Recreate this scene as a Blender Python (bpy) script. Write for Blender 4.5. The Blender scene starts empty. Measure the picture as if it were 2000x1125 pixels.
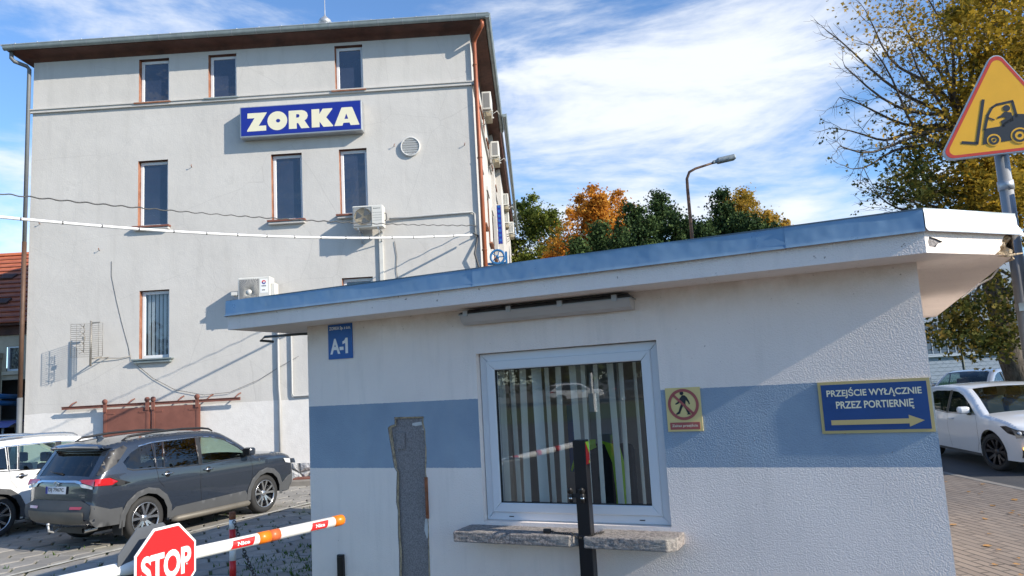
import bpy, bmesh, math, random
import numpy as np
from mathutils import Vector, Matrix
from mathutils.geometry import delaunay_2d_cdt
random.seed(7); RNG = np.random.default_rng(11)
rad = math.radians
sc = bpy.context.scene
COL = sc.collection

# ------------------------------------------------------------------ camera
H = 1.95
F_PX, PITCH, ROLL = 1448.6, rad(7.305), rad(-3.2035)
cam_d = bpy.data.cameras.new('camera'); cam = bpy.data.objects.new('camera', cam_d); COL.objects.link(cam)
cam_d.sensor_width = 36; cam_d.lens = 36*F_PX/2000; cam_d.clip_end = 3000; cam_d.clip_start = .05
cF = Vector((0, math.cos(PITCH), math.sin(PITCH))); cu = Vector((0, -math.sin(PITCH), math.cos(PITCH))); cx = Vector((1, 0, 0))
cX = cx*math.cos(ROLL)+cu*math.sin(ROLL); cU = -cx*math.sin(ROLL)+cu*math.cos(ROLL)
m = Matrix((cX, cU, -cF)).transposed().to_4x4(); m.translation = Vector((0, 0, H)); cam.matrix_world = m
sc.camera = cam

# ------------------------------------------------------------------ light
SUN_EL, SUN_AZ = rad(28.0), rad(-28.3)          # azimuth measured from +x
to_sun = Vector((math.cos(SUN_EL)*math.cos(SUN_AZ), math.cos(SUN_EL)*math.sin(SUN_AZ), math.sin(SUN_EL)))
sd = bpy.data.lights.new('sun', 'SUN'); sd.energy = 3.9; sd.angle = rad(.5); sd.color = (1, .91, .77)
sun = bpy.data.objects.new('sun', sd); COL.objects.link(sun); sun.rotation_euler = to_sun.to_track_quat('Z', 'Y').to_euler(); sun.location = (30, -20, 40)
sc.view_settings.view_transform = 'Standard'; sc.view_settings.look = 'None'; sc.view_settings.gamma = 1
sc.view_settings.exposure = 0.84
w = bpy.data.worlds.new('World'); sc.world = w; w.use_nodes = True
nt = w.node_tree; nt.nodes.clear(); N = nt.nodes.new; LK = nt.links.new
out = N('ShaderNodeOutputWorld'); bg = N('ShaderNodeBackground'); LK(bg.outputs[0], out.inputs[0])
sky = N('ShaderNodeTexSky'); sky.sky_type = 'NISHITA'; sky.sun_disc = False
sky.sun_elevation = SUN_EL; sky.sun_rotation = math.pi/2-SUN_AZ; sky.altitude = 300; sky.air_density = 1.0; sky.dust_density = .3; sky.ozone_density = 3.0
bg.inputs[1].default_value = .132
tc = N('ShaderNodeTexCoord')
def vmath(op, a, b=None):
    n = N('ShaderNodeVectorMath'); n.operation = op
    if hasattr(a, 'links') or hasattr(a, 'is_linked'): LK(a, n.inputs[0])
    else: n.inputs[0].default_value = a
    if b is not None:
        if hasattr(b, 'is_linked'): LK(b, n.inputs[1])
        else: n.inputs[1].default_value = b
    return n
def smath(op, a, b=None, clamp=False):
    n = N('ShaderNodeMath'); n.operation = op; n.use_clamp = clamp
    for i, v in enumerate((a, b)):
        if v is None: continue
        if hasattr(v, 'is_linked'): LK(v, n.inputs[i])
        else: n.inputs[i].default_value = v
    return n.outputs[0]
def pxdir(px, py): return (cF+cX*((px-1000)/F_PX)-cU*((py-562.5)/F_PX)).normalized()
# cirrus: noise on the sky direction, streched along a wind direction, gathered in a few banks
wind = N('ShaderNodeMapping'); wind.vector_type = 'POINT'; wind.inputs['Rotation'].default_value = (0, rad(16), 0); wind.inputs['Scale'].default_value = (1.15, 1.5, 4.6)
LK(tc.outputs['Generated'], wind.inputs[0])
n1 = N('ShaderNodeTexNoise'); n1.inputs['Scale'].default_value = 2.6; n1.inputs['Detail'].default_value = 9; n1.inputs['Roughness'].default_value = .58; n1.inputs['Distortion'].default_value = .55
LK(wind.outputs[0], n1.inputs['Vector'])
n2 = N('ShaderNodeTexNoise'); n2.inputs['Scale'].default_value = 9; n2.inputs['Detail'].default_value = 8; n2.inputs['Roughness'].default_value = .62
LK(wind.outputs[0], n2.inputs['Vector'])
field = smath('ADD', smath('MULTIPLY', n1.outputs[0], .75), smath('MULTIPLY', n2.outputs[0], .25))
bank = None
for (px, py, r, s) in ((1300, 170, 15, .40), (1120, 250, 11, .28), (1050, 320, 9, .16), (1560, 240, 9, .30), (1500, 90, 7, .22), (1250, 330, 8, .14), (1420, 200, 12, .12), (120, 20, 12, .16), (380, 30, 7, .10), (20, 330, 7, .30), (30, 440, 5, .25), (1560, 428, 1.7, .5)):
    dv = vmath('DOT_PRODUCT', tc.outputs['Generated'], tuple(pxdir(px, py))).outputs['Value']
    q = smath('DIVIDE', smath('SUBTRACT', 1, dv), 1-math.cos(rad(r)))
    g = smath('MULTIPLY', smath('EXPONENT', smath('MULTIPLY', q, -1)), s)
    bank = g if bank is None else smath('ADD', bank, g)
cl = smath('ADD', smath('MULTIPLY', smath('SUBTRACT', field, .5), 1.75), smath('ADD', smath('MULTIPLY', bank, .42), .5))
mr = N('ShaderNodeMapRange'); mr.interpolation_type = 'SMOOTHSTEP'; mr.inputs['From Min'].default_value = .50; mr.inputs['From Max'].default_value = .98; mr.inputs['To Max'].default_value = .95
LK(cl, mr.inputs['Value'])
mixc = N('ShaderNodeMix'); mixc.data_type = 'RGBA'
LK(mr.outputs[0], mixc.inputs[0])
tint = N('ShaderNodeMix'); tint.data_type = 'RGBA'; tint.blend_type = 'MULTIPLY'; tint.inputs[0].default_value = 1; tint.inputs[7].default_value = (.72, .87, 1.0, 1)
LK(sky.outputs[0], tint.inputs[6]); LK(tint.outputs[2], mixc.inputs[6]); mixc.inputs[7].default_value = (4.3, 4.5, 4.8, 1)
LK(mixc.outputs[2], bg.inputs[0])
sc.cycles.max_bounces = 8; sc.cycles.transparent_max_bounces = 24; sc.cycles.use_denoising = True

# ------------------------------------------------------------------ frames (wall planes)
class Frame:
    def __init__(s, org, ang): s.o = Vector(org); s.a = ang; s.x = Vector((math.cos(ang), math.sin(ang), 0)); s.y = Vector((-math.sin(ang), math.cos(ang), 0))
    def w(s, p): return s.o+s.x*p[0]+s.y*p[1]+Vector((0, 0, p[2]))
WORLD = Frame((0, 0, 0), 0)
aB = rad(64.2656); nBv = Vector((math.cos(aB), math.sin(aB), 0)); DB = 4.8
BOOTH = Frame(nBv*DB, aB-math.pi/2)              # x along the front wall to the right, y inwards
aF = rad(-1.2747); nFv = Vector((-math.sin(aF), math.cos(aF), 0)); DF = 20
OFF = Frame(nFv*DF, aF)
def mirror(p):
    p = Vector(p); t = p.dot(nBv)-DB; return p-nBv*(2*t)

# ------------------------------------------------------------------ materials
MATS = {}
def S2L(c): return tuple(((v/255)/12.92 if v/255 < .04045 else ((v/255+.055)/1.055)**2.4) for v in c)
def mat(name, col, rough=.6, metal=0, var=.12, scale=3, bump=0, bscale=60, spec=.5, coat=0, emit=None, trans=0, bdetail=3):
    if name in MATS: return MATS[name]
    mt = bpy.data.materials.new(name); mt.use_nodes = True; t = mt.node_tree; p = t.nodes['Principled BSDF']
    p.inputs['Roughness'].default_value = rough; p.inputs['Metallic'].default_value = metal; p.inputs['Specular IOR Level'].default_value = spec
    p.inputs['Coat Weight'].default_value = coat
    geo = t.nodes.new('ShaderNodeNewGeometry')
    if var > 0:
        nz = t.nodes.new('ShaderNodeTexNoise'); nz.inputs['Scale'].default_value = scale; nz.inputs['Detail'].default_value = 6; nz.inputs['Roughness'].default_value = .6
        t.links.new(geo.outputs['Position'], nz.inputs['Vector'])
        r = t.nodes.new('ShaderNodeMapRange'); r.inputs[1].default_value = .3; r.inputs[2].default_value = .7; r.inputs[3].default_value = 1-var; r.inputs[4].default_value = 1+var
        t.links.new(nz.outputs[0], r.inputs[0])
        mx = t.nodes.new('ShaderNodeVectorMath'); mx.operation = 'SCALE'; mx.inputs[0].default_value = col[:3]; t.links.new(r.outputs[0], mx.inputs['Scale'])
        t.links.new(mx.outputs[0], p.inputs['Base Color'])
    else: p.inputs['Base Color'].default_value = (*col[:3], 1)
    if bump:
        nb = t.nodes.new('ShaderNodeTexNoise'); nb.inputs['Scale'].default_value = bscale; nb.inputs['Detail'].default_value = bdetail
        t.links.new(geo.outputs['Position'], nb.inputs['Vector'])
        b = t.nodes.new('ShaderNodeBump'); b.inputs['Strength'].default_value = 1; b.inputs['Distance'].default_value = bump
        t.links.new(nb.outputs[0], b.inputs['Height']); t.links.new(b.outputs[0], p.inputs['Normal'])
    if emit: p.inputs['Emission Color'].default_value = (*emit[:3], 1); p.inputs['Emission Strength'].default_value = emit[3]
    MATS[name] = mt; return mt
class NT:
    """tiny node helper for the custom materials"""
    def __init__(s, name):
        s.m = bpy.data.materials.new(name); s.m.use_nodes = True; s.t = s.m.node_tree; s.p = s.t.nodes['Principled BSDF']; MATS[name] = s.m
        s.g = s.t.nodes.new('ShaderNodeNewGeometry')
    def n(s, kind, **kw):
        nd = s.t.nodes.new(kind)
        for k, v in kw.items():
            if k[0] == '_': setattr(nd, k[1:], v)
            else: s.set(nd, k, v)
        return nd
    def set(s, nd, k, v):
        i = nd.inputs[int(k[1:]) if k[0] == 'i' and k[1:].isdigit() else k.replace('__', ' ')]
        if hasattr(v, 'is_linked'): s.t.links.new(v, i)
        else: i.default_value = v
    def noise(s, scale, detail=4, rough=.55, vec=None):
        n = s.n('ShaderNodeTexNoise', Scale=scale, Detail=detail, Roughness=rough); s.t.links.new(vec or s.g.outputs['Position'], n.inputs['Vector']); return n.outputs[0]
    def rng(s, v, a, b, c=0., d=1., smooth=False):
        n = s.n('ShaderNodeMapRange', i0=v, i1=a, i2=b, i3=c, i4=d)
        if smooth: n.interpolation_type = 'SMOOTHSTEP'
        return n.outputs[0]
    def mix(s, f, a, b): 
        n = s.n('ShaderNodeMix', _data_type='RGBA', i0=f, i6=a if hasattr(a, 'is_linked') else (*a, 1), i7=b if hasattr(b, 'is_linked') else (*b, 1)); return n.outputs[2]
    def math(s, op, a, b=0.): n = s.n('ShaderNodeMath', _operation=op, i0=a, i1=b); return n.outputs[0]
    def z(s): x = s.n('ShaderNodeSeparateXYZ', i0=s.g.outputs['Position']); return x
    def bump(s, h, dist, strength=1.): b = s.n('ShaderNodeBump', Height=h, Distance=dist, Strength=strength); s.t.links.new(b.outputs[0], s.p.inputs['Normal'])
    def col(s, c): s.set(s.p, 'Base Color', c)
# rough cast of the booth
def stucco(name, striped):
    k = NT(name); z = k.z().outputs[2]
    fine = k.noise(150, 2, .5); mid = k.noise(74, 3, .5); big = k.noise(1.3, 5)
    white = k.mix(k.rng(big, .35, .7), (.80, .71, .65), (.87, .775, .71))
    c = white
    if striped:
        edge = k.math('MULTIPLY', k.math('SUBTRACT', k.noise(60, 2), .5), .008)
        zz = k.math('ADD', z, edge)
        inb = k.math('MULTIPLY', k.math('GREATER_THAN', zz, 1.358), k.math('LESS_THAN', zz, 1.852))
        blue = k.mix(k.rng(k.noise(2.5, 5), .3, .7), (.235, .305, .39), (.305, .38, .46))
        c = k.mix(inb, white, blue)
    # brown weather specks, thicker near the soffit, and a few chips anywhere
    sp = k.noise(26, 3, .7); msk = k.rng(z, 2.12, 2.52, 0, .055); sp2 = k.math('ADD', sp, msk)
    c = k.mix(k.rng(sp2, .73, .76, 0, .7), c, (.20, .13, .09))
    st = k.noise(4, 6, .65)
    dv = k.noise(5., 7, .65, k.n('ShaderNodeMapping', i0=k.g.outputs['Position'], Scale=(2.2, 2.2, .22)).outputs[0]); c = k.mix(k.rng(dv, .52, .72, 0, .12), c, (.36, .34, .31)); c = k.mix(k.math('MULTIPLY', k.rng(z, .75, .0, 0, .5), k.rng(st, .4, .65)), c, (.30, .27, .23))
    if striped:
        zone = k.math('MULTIPLY', k.rng(z, 2.25, 2.5, 0., .45, True), k.rng(st, .35, .6))
        c = k.mix(zone, c, (.52, .42, .33))
    k.col(c); k.p.inputs['Roughness'].default_value = .9; k.p.inputs['Specular IOR Level'].default_value = .2
    vo = k.n('ShaderNodeTexVoronoi', _feature='SMOOTH_F1', Scale=135., Randomness=1., Vector=k.g.outputs['Position']).outputs[0]; h = k.math('ADD', k.math('MULTIPLY', k.rng(vo, .1, .7, 1, 0), .75), k.math('ADD', k.math('MULTIPLY', mid, .7), k.math('MULTIPLY', fine, .3))); k.bump(h, .0019)
    return k.m
stucco('booth_stucco', True); stucco('booth_white_stucco', False)
# plain render of the office block
k = NT('office_render'); zz = k.z(); big = k.noise(.55, 7, .62); f2 = k.noise(5, 6, .65)
vec = k.n('ShaderNodeMapping', i0=k.g.outputs['Position'], Scale=(2.2, 2.2, .25)).outputs[0]; streak = k.noise(1.6, 7, .62, vec)
c = k.mix(k.rng(big, .3, .7), (.475, .46, .437), (.56, .543, .517)); c = k.mix(k.rng(f2, .3, .75, 0, .5), c, (.56, .538, .505))
c = k.mix(k.rng(streak, .52, .74, 0, .40), c, (.42, .405, .38)); c = k.mix(k.rng(k.noise(1.1, 8, .75), .60, .66, 0, .35), c, (.42, .41, .39)); c = k.mix(k.rng(k.n('ShaderNodeTexVoronoi', _feature='DISTANCE_TO_EDGE', Scale=.42, Vector=k.n('ShaderNodeVectorMath', _operation='ADD', i0=k.g.outputs['Position'], i1=k.n('ShaderNodeVectorMath', _operation='SCALE', i0=k.n('ShaderNodeTexNoise', Scale=1.6, Detail=5.).outputs[1], Scale=.9).outputs[0]).outputs[0]).outputs[0], .0, .004, .22, 0), c, (.25, .24, .23))
bandz = k.math('ADD', zz.outputs[2], k.math('MULTIPLY', k.math('SUBTRACT', k.noise(1.5, 5), .5), .10))
c = k.mix(k.math('LESS_THAN', bandz, 1.84), c, k.mix(k.rng(f2, .3, .7), (.62, .60, .575), (.69, .67, .645)))
c = k.mix(k.rng(k.noise(9, 4, .8), .76, .8, 0, .6), c, (.22, .21, .20))
k.col(c); k.p.inputs['Roughness'].default_value = .9; k.p.inputs['Specular IOR Level'].default_value = .2; k.bump(k.math('ADD', k.noise(28, 4), k.math('MULTIPLY', k.noise(3, 3), 2.)), .0035)
# leaves
def leafmat(name, cols, transl=.35):
    k = NT(name); at = k.n('ShaderNodeAttribute', _attribute_name='rnd'); r = k.n('ShaderNodeValToRGB', i0=at.outputs['Fac'])
    e = r.color_ramp.elements
    for i, cc in enumerate(cols):
        if i < 2: x = e[i]; x.position = i/(len(cols)-1)
        else: x = e.new(i/(len(cols)-1))
        x.color = (*cc, 1)
    if len(cols) > 2:
        for i, cc in enumerate(cols): r.color_ramp.elements[i].position = i/(len(cols)-1); r.color_ramp.elements[i].color = (*cc, 1)
    k.col(r.outputs[0]); k.p.inputs['Roughness'].default_value = .8; k.p.inputs['Specular IOR Level'].default_value = .12
    tr = k.n('ShaderNodeBsdfTranslucent', Color=r.outputs[0]); mx = k.n('ShaderNodeMixShader', i0=transl); k.t.links.new(k.p.outputs[0], mx.inputs[1]); k.t.links.new(tr.outputs[0], mx.inputs[2])
    k.t.links.new(mx.outputs[0], k.t.nodes['Material Output'].inputs[0]); return k.m
leafmat('leaf_green', [(.03, .05, .012), (.10, .13, .025), (.26, .26, .05)])
leafmat('leaf_orange', [(.28, .10, .018), (.58, .24, .03), (.66, .40, .08)], .45)
leafmat('leaf_gold', [(.18, .16, .03), (.42, .26, .04), (.50, .32, .07)], .4)
leafmat('leaf_maple', [(.08, .08, .016), (.24, .17, .022), (.42, .27, .03), (.52, .33, .035)], .4)
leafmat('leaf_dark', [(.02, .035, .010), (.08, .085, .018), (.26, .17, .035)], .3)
leafmat('needle', [(.010, .026, .012), (.035, .065, .022), (.11, .16, .05)], .1)
leafmat('grass_blade', [(.03, .08, .012), (.07, .15, .02), (.12, .18, .04)], .3)
k = NT('hex_concrete'); at = k.n('ShaderNodeAttribute', _attribute_name='rnd').outputs['Fac']
c = k.mix(at, (.24, .23, .215), (.38, .36, .33)); c = k.mix(k.rng(k.noise(6, 6, .7), .3, .75, 0, .7), c, (.17, .16, .14)); c = k.mix(k.rng(k.noise(.9, 4), .55, .7, 0, .45), c, (.17, .17, .10))
k.col(c); k.p.inputs['Roughness'].default_value = .85; k.bump(k.noise(70, 4), .006)
k = NT('joint_soil'); c = k.mix(k.rng(k.noise(2.2, 5), .4, .6), (.060, .050, .035), (.05, .08, .02)); k.col(c); k.p.inputs['Roughness'].default_value = 1
# block paving with long joints
k = NT('block_paving'); br = k.n('ShaderNodeTexBrick', Scale=1., _offset=.5); mp = k.n('ShaderNodeMapping', i0=k.g.outputs['Position'], Rotation=(0, 0, rad(84)))
k.t.links.new(mp.outputs[0], br.inputs['Vector']); br.inputs['Brick Width'].default_value = .40; br.inputs['Row Height'].default_value = .105; br.inputs['Mortar Size'].default_value = .011; br.inputs['Mortar Smooth'].default_value = .2
br.inputs['Color1'].default_value = (.155, .125, .105, 1); br.inputs['Color2'].default_value = (.215, .175, .145, 1); br.inputs['Mortar'].default_value = (.035, .03, .025, 1)
c = k.mix(k.rng(k.noise(2, 6), .3, .7, 0, .5), br.outputs[0], (.19, .165, .145)); k.col(c); k.p.inputs['Roughness'].default_value = .85
k.bump(k.math('ADD', k.math('MULTIPLY', br.outputs['Fac'], -1.), k.math('MULTIPLY', k.noise(90, 3), .25)), .004)
k = NT('asphalt'); c = k.mix(k.rng(k.noise(1.2, 6), .3, .7), (.045, .046, .05), (.065, .066, .07)); k.col(c); k.p.inputs['Roughness'].default_value = .8; k.bump(k.noise(150, 2), .004)
k = NT('clay_tiles'); mp = k.g.outputs['Position']; sx = k.z()
u = k.math('SINE', k.math('MULTIPLY', sx.outputs[2], 2*math.pi/.235), 0.); 
c = k.mix(k.rng(k.noise(3, 5), .3, .7), (.36, .085, .04), (.50, .15, .07)); c = k.mix(k.rng(u, .82, .97, 0, .85), c, (.09, .025, .015)); c = k.mix(k.rng(k.noise(1.3, 4), .62, .72, 0, .5), c, (.12, .07, .05))
k.col(c); k.bump(u, .05); k.p.inputs['Roughness'].default_value = .8
k = NT('stone_plinth'); vo = k.n('ShaderNodeTexVoronoi', _feature='DISTANCE_TO_EDGE', Scale=2.1, Vector=k.g.outputs['Position']).outputs[0]
c = k.mix(k.rng(k.noise(5, 6, .7), .35, .65), (.30, .30, .30), (.62, .62, .62)); c = k.mix(k.rng(vo, .02, .05, 1, 0), c, (.13, .13, .13)); k.col(c); k.bump(k.math('ADD', k.rng(vo, 0, .12), k.noise(12, 4)), .05)
k = NT('sill_concrete'); c = k.mix(k.rng(k.noise(60, 3, .7), .4, .6), (.15, .135, .13), (.36, .32, .295)); c = k.mix(k.rng(k.noise(3, 5), .45, .62, 0, .55), c, (.34, .32, .28)); k.col(c); k.p.inputs['Roughness'].default_value = .95; k.bump(k.noise(110, 4, .7), .008)
k = NT('bare_concrete'); c = k.mix(k.rng(k.noise(110, 3, .7), .35, .65), (.15, .14, .14), (.32, .30, .30)); c = k.mix(k.rng(k.noise(4, 4), .55, .7, 0, .4), c, (.20, .175, .15)); k.col(c); k.p.inputs['Roughness'].default_value = .95; k.bump(k.noise(130, 3), .006)
# flashing: blue grey painted sheet, gently dented
k = NT('flashing_metal'); c = k.mix(k.rng(k.noise(1.6, 4), .3, .7), (.15, .26, .38), (.21, .32, .43)); c = k.mix(k.rng(k.noise(30, 4, .7), .68, .74, 0, .5), c, (.09, .12, .16)); k.col(c)
c = k.mix(k.rng(k.noise(7, 6, .7), .58, .72, 0, .35), c, (.30, .36, .40)); k.col(c); k.p.inputs['Metallic'].default_value = .35; k.set(k.p, 'Roughness', k.rng(k.noise(5, 5), .3, .7, .25, .5)); k.bump(k.noise(2.6, 3), .03)
k = NT('zinc_sheet'); c = k.mix(k.rng(k.noise(1.6, 4), .3, .7), (.46, .50, .54), (.56, .60, .63)); k.col(c); k.p.inputs['Metallic'].default_value = .35; k.p.inputs['Roughness'].default_value = .40; k.bump(k.noise(3, 3), .02)
k = NT('bark'); mp = k.n('ShaderNodeMapping', i0=k.g.outputs['Position'], Scale=(6, 6, 1.3)); c = k.mix(k.rng(k.noise(3, 6, .7, mp.outputs[0]), .35, .65), (.045, .035, .028), (.15, .125, .10)); k.col(c); k.p.inputs['Roughness'].default_value = .95; k.bump(k.noise(3, 5, .7, mp.outputs[0]), .05)
k = NT('rusty_brown'); c = k.mix(k.rng(k.noise(2.5, 6, .65), .35, .7), (.16, .060, .042), (.22, .085, .060)); c = k.mix(k.rng(k.noise(9, 4, .7), .66, .7, 0, .7), c, (.07, .03, .02)); k.col(c); k.p.inputs['Roughness'].default_value = .7
k = NT('reveal_brown'); c = k.mix(k.rng(k.noise(5, 5, .7), .4, .65), (.22, .085, .045), (.34, .16, .10)); k.col(c); k.p.inputs['Roughness'].default_value = .8
def glass(name, tintc, ior, rough=.0):
    k = NT(name); lw = k.n('ShaderNodeLayerWeight'); f0 = ((ior-1)/(ior+1))**2; fr_ = k.math('ADD', k.math('MULTIPLY', k.math('POWER', lw.outputs['Facing'], 5.), 1-f0), f0); tr = k.n('ShaderNodeBsdfTransparent', Color=(*tintc, 1)); gl = k.n('ShaderNodeBsdfGlossy', Color=(1, 1, 1, 1), Roughness=rough)
    mx = k.n('ShaderNodeMixShader', i0=fr_); k.t.links.new(tr.outputs[0], mx.inputs[1]); k.t.links.new(gl.outputs[0], mx.inputs[2]); k.t.links.new(mx.outputs[0], k.t.nodes['Material Output'].inputs[0]); k.t.nodes.remove(k.p)
glass('booth_glass', (.82, .85, .85), 2.15); glass('car_glass', (.62, .74, .68), 1.6); glass('privacy_glass', (.045, .05, .055), 1.7); glass('house_glass', (.6, .65, .7), 1.8)
k = NT('office_pane'); k.col(k.mix(k.rng(k.noise(.8, 3), .35, .65), (.014, .020, .040), (.032, .038, .062))); k.p.inputs['Roughness'].default_value = .04; k.p.inputs['IOR'].default_value = 1.95; k.bump(k.noise(1.5, 3), .012)  # noise in the pane colour imitates reflections that vary between windows
mat('white_pvc', (.66, .68, .70), .35, var=.03, scale=2); mat('white_paint', (.74, .74, .73), .4, var=.05)
mat('brown_board', (.085, .035, .024), .7, var=.45, scale=2.2, bump=.01, bscale=9)
mat('gutter_zinc', (.25, .29, .29), .5, .3, var=.18, scale=4); mat('roof_zinc', (.42, .45, .48), .45, .4, var=.1)
mat('downpipe_copper', (.30, .085, .035), .45, .2, var=.15); mat('grey_pipe', (.13, .14, .15), .6, .1, var=.1); mat('old_pipe', (.10, .055, .035), .6, .1, var=.3)
mat('cable_white', (.72, .72, .72), .5, var=.08); mat('cable_dark', (.07, .07, .07), .6, var=.1); mat('conduit', (.40, .40, .39), .6, var=.1)
mat('black', (.012, .012, .013), .45, var=0); mat('black_metal', (.008, .008, .010), .35, var=.1); mat('rubber', (.022, .022, .022), .75, var=.15)
mat('plastic_cladding', (.060, .063, .067), .65, var=.1); mat('dark_plastic', (.02, .02, .022), .5, var=.05)
mat('chrome', (.62, .63, .65), .16, 1, var=0); mat('alloy', (.50, .50, .51), .25, .9, var=.04); mat('alloy_dark', (.04, .04, .045), .35, .6, var=0)
mat('grey_paint', (.026, .034, .050), .26, .25, var=.03, coat=1); mat('white_car_paint', (.70, .71, .72), .28, 0, var=.02, coat=1); mat('silver_paint', (.34, .35, .36), .3, .6, var=.03, coat=1)
mat('dust_brown', (.15, .135, .11), .55, .2, var=.15)
mat('red_lens', (.42, .008, .010), .12, var=.05, coat=1); mat('clear_lens', (.55, .56, .57), .1, var=.05, coat=1); mat('amber_lens', (.9, .40, .06), .2, emit=(1, .5, .1, 2.5))
mat('sign_red', (.62, .020, .022), .35, var=.04); mat('sign_white', (.80, .80, .80), .35, var=.03); mat('sign_blue_dark', (.010, .022, .24), .3, var=.04)
mat('sign_blue', (.008, .095, .36), .35, var=.07, scale=8); mat('panel_navy', (.010, .055, .20), .4, var=.08, scale=7); mat('sign_cream', (.72, .68, .50), .4, var=.03); mat('panel_gold', (.52, .40, .17), .4, var=.05)
mat('warn_yellow', (.78, .40, .012), .3, var=.06, scale=5); mat('warn_red', (.52, .045, .022), .35, var=.05); mat('warn_black', (.018, .020, .024), .4, var=0); mat('faded_red', (.36, .085, .075), .5, var=.06); mat('pale_yellow', (.68, .53, .22), .45, var=.04)
mat('sign_alu', (.40, .42, .44), .45, .6, var=.12); mat('pole_grey', (.36, .37, .38), .5, .5, var=.12)
mat('ac_white', (.60, .59, .55), .5, var=.07); mat('ac_grille', (.20, .20, .20), .6, var=.1); mat('ac_fan', (.10, .12, .13), .5, var=.2); mat('grime_beige', (.33, .28, .19), .6, var=.3, scale=12)
mat('orange_plastic', (.85, .20, .012), .35, var=.05); mat('orange_tape', (.62, .13, .04), .4, var=.05); mat('boom_white', (.80, .80, .79), .3, var=.03)
mat('rust', (.25, .09, .04), .8, var=.35, scale=20); mat('chain_steel', (.06, .055, .05), .6, .6, var=.3)
mat('hivis', (.42, .72, .05), .7, var=.1); mat('hivis_orange', (.85, .22, .05), .7, var=.1); mat('chair_fabric', (.02, .022, .026), .9, var=.1); mat('blind_fabric', (.78, .80, .77), .8, var=.06)
mat('room_wall', (.42, .39, .37), .9, var=.1); mat('room_dark', (.05, .05, .055), .8, var=.1); mat('wood', (.16, .07, .045), .6, var=.2); mat('paper', (.75, .72, .60), .8, var=.04); mat('binder_blue', (.03, .10, .28), .5, var=.1); mat('room_grey', (.28, .30, .33), .6, var=.05)
mat('ochre_wall', (.46, .39, .29), .9, var=.18, scale=2); mat('lawn', (.05, .085, .022), .95, var=.35, scale=3, bump=.03, bscale=30); mat('earth', (.10, .09, .07), .95, var=.2)
mat('hall_shaded_white', (.20, .25, .32), .5, var=.06); mat('hall_glass', (.05, .08, .12), .4, var=.15, scale=.3); mat('hall_mullion', (.30, .36, .43), .5, var=.03)  # hall wall and glazing: shade is put into the darker, bluish base colours
mat('fence_green', (.012, .035, .035), .5, var=.1); mat('blue_paint', (.015, .11, .28), .4, var=.1); mat('kerb', (.20, .185, .165), .9, var=.15, bump=.004); mat('line_paint', (.48, .46, .40), .8, var=.3, scale=14)
mat('diffuser', (.48, .45, .44), .35, var=.06); mat('tag_wood', (.52, .36, .18), .7, var=.1); mat('stone_chip', (.46, .36, .24), .95, var=.4, scale=25, bump=.02, bscale=60); mat('sign_rear', (.09, .10, .115), .5, var=.1); mat('vent_white', (.55, .55, .54), .7, var=.12, scale=12)
mat('seat_dark', (.03, .03, .033), .8, var=.1); mat('dead_leaf', (.32, .17, .05), .8, var=.3, scale=30); mat('antenna_metal', (.30, .28, .25), .5, .5, var=.2); mat('galv', (.45, .46, .47), .45, .6, var=.15)
mat('plate_white', (.62, .64, .68), .4, var=.03); mat('lamp_head', (.20, .24, .27), .5, .3, var=.1)
def MT(n): return MATS[n]

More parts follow.
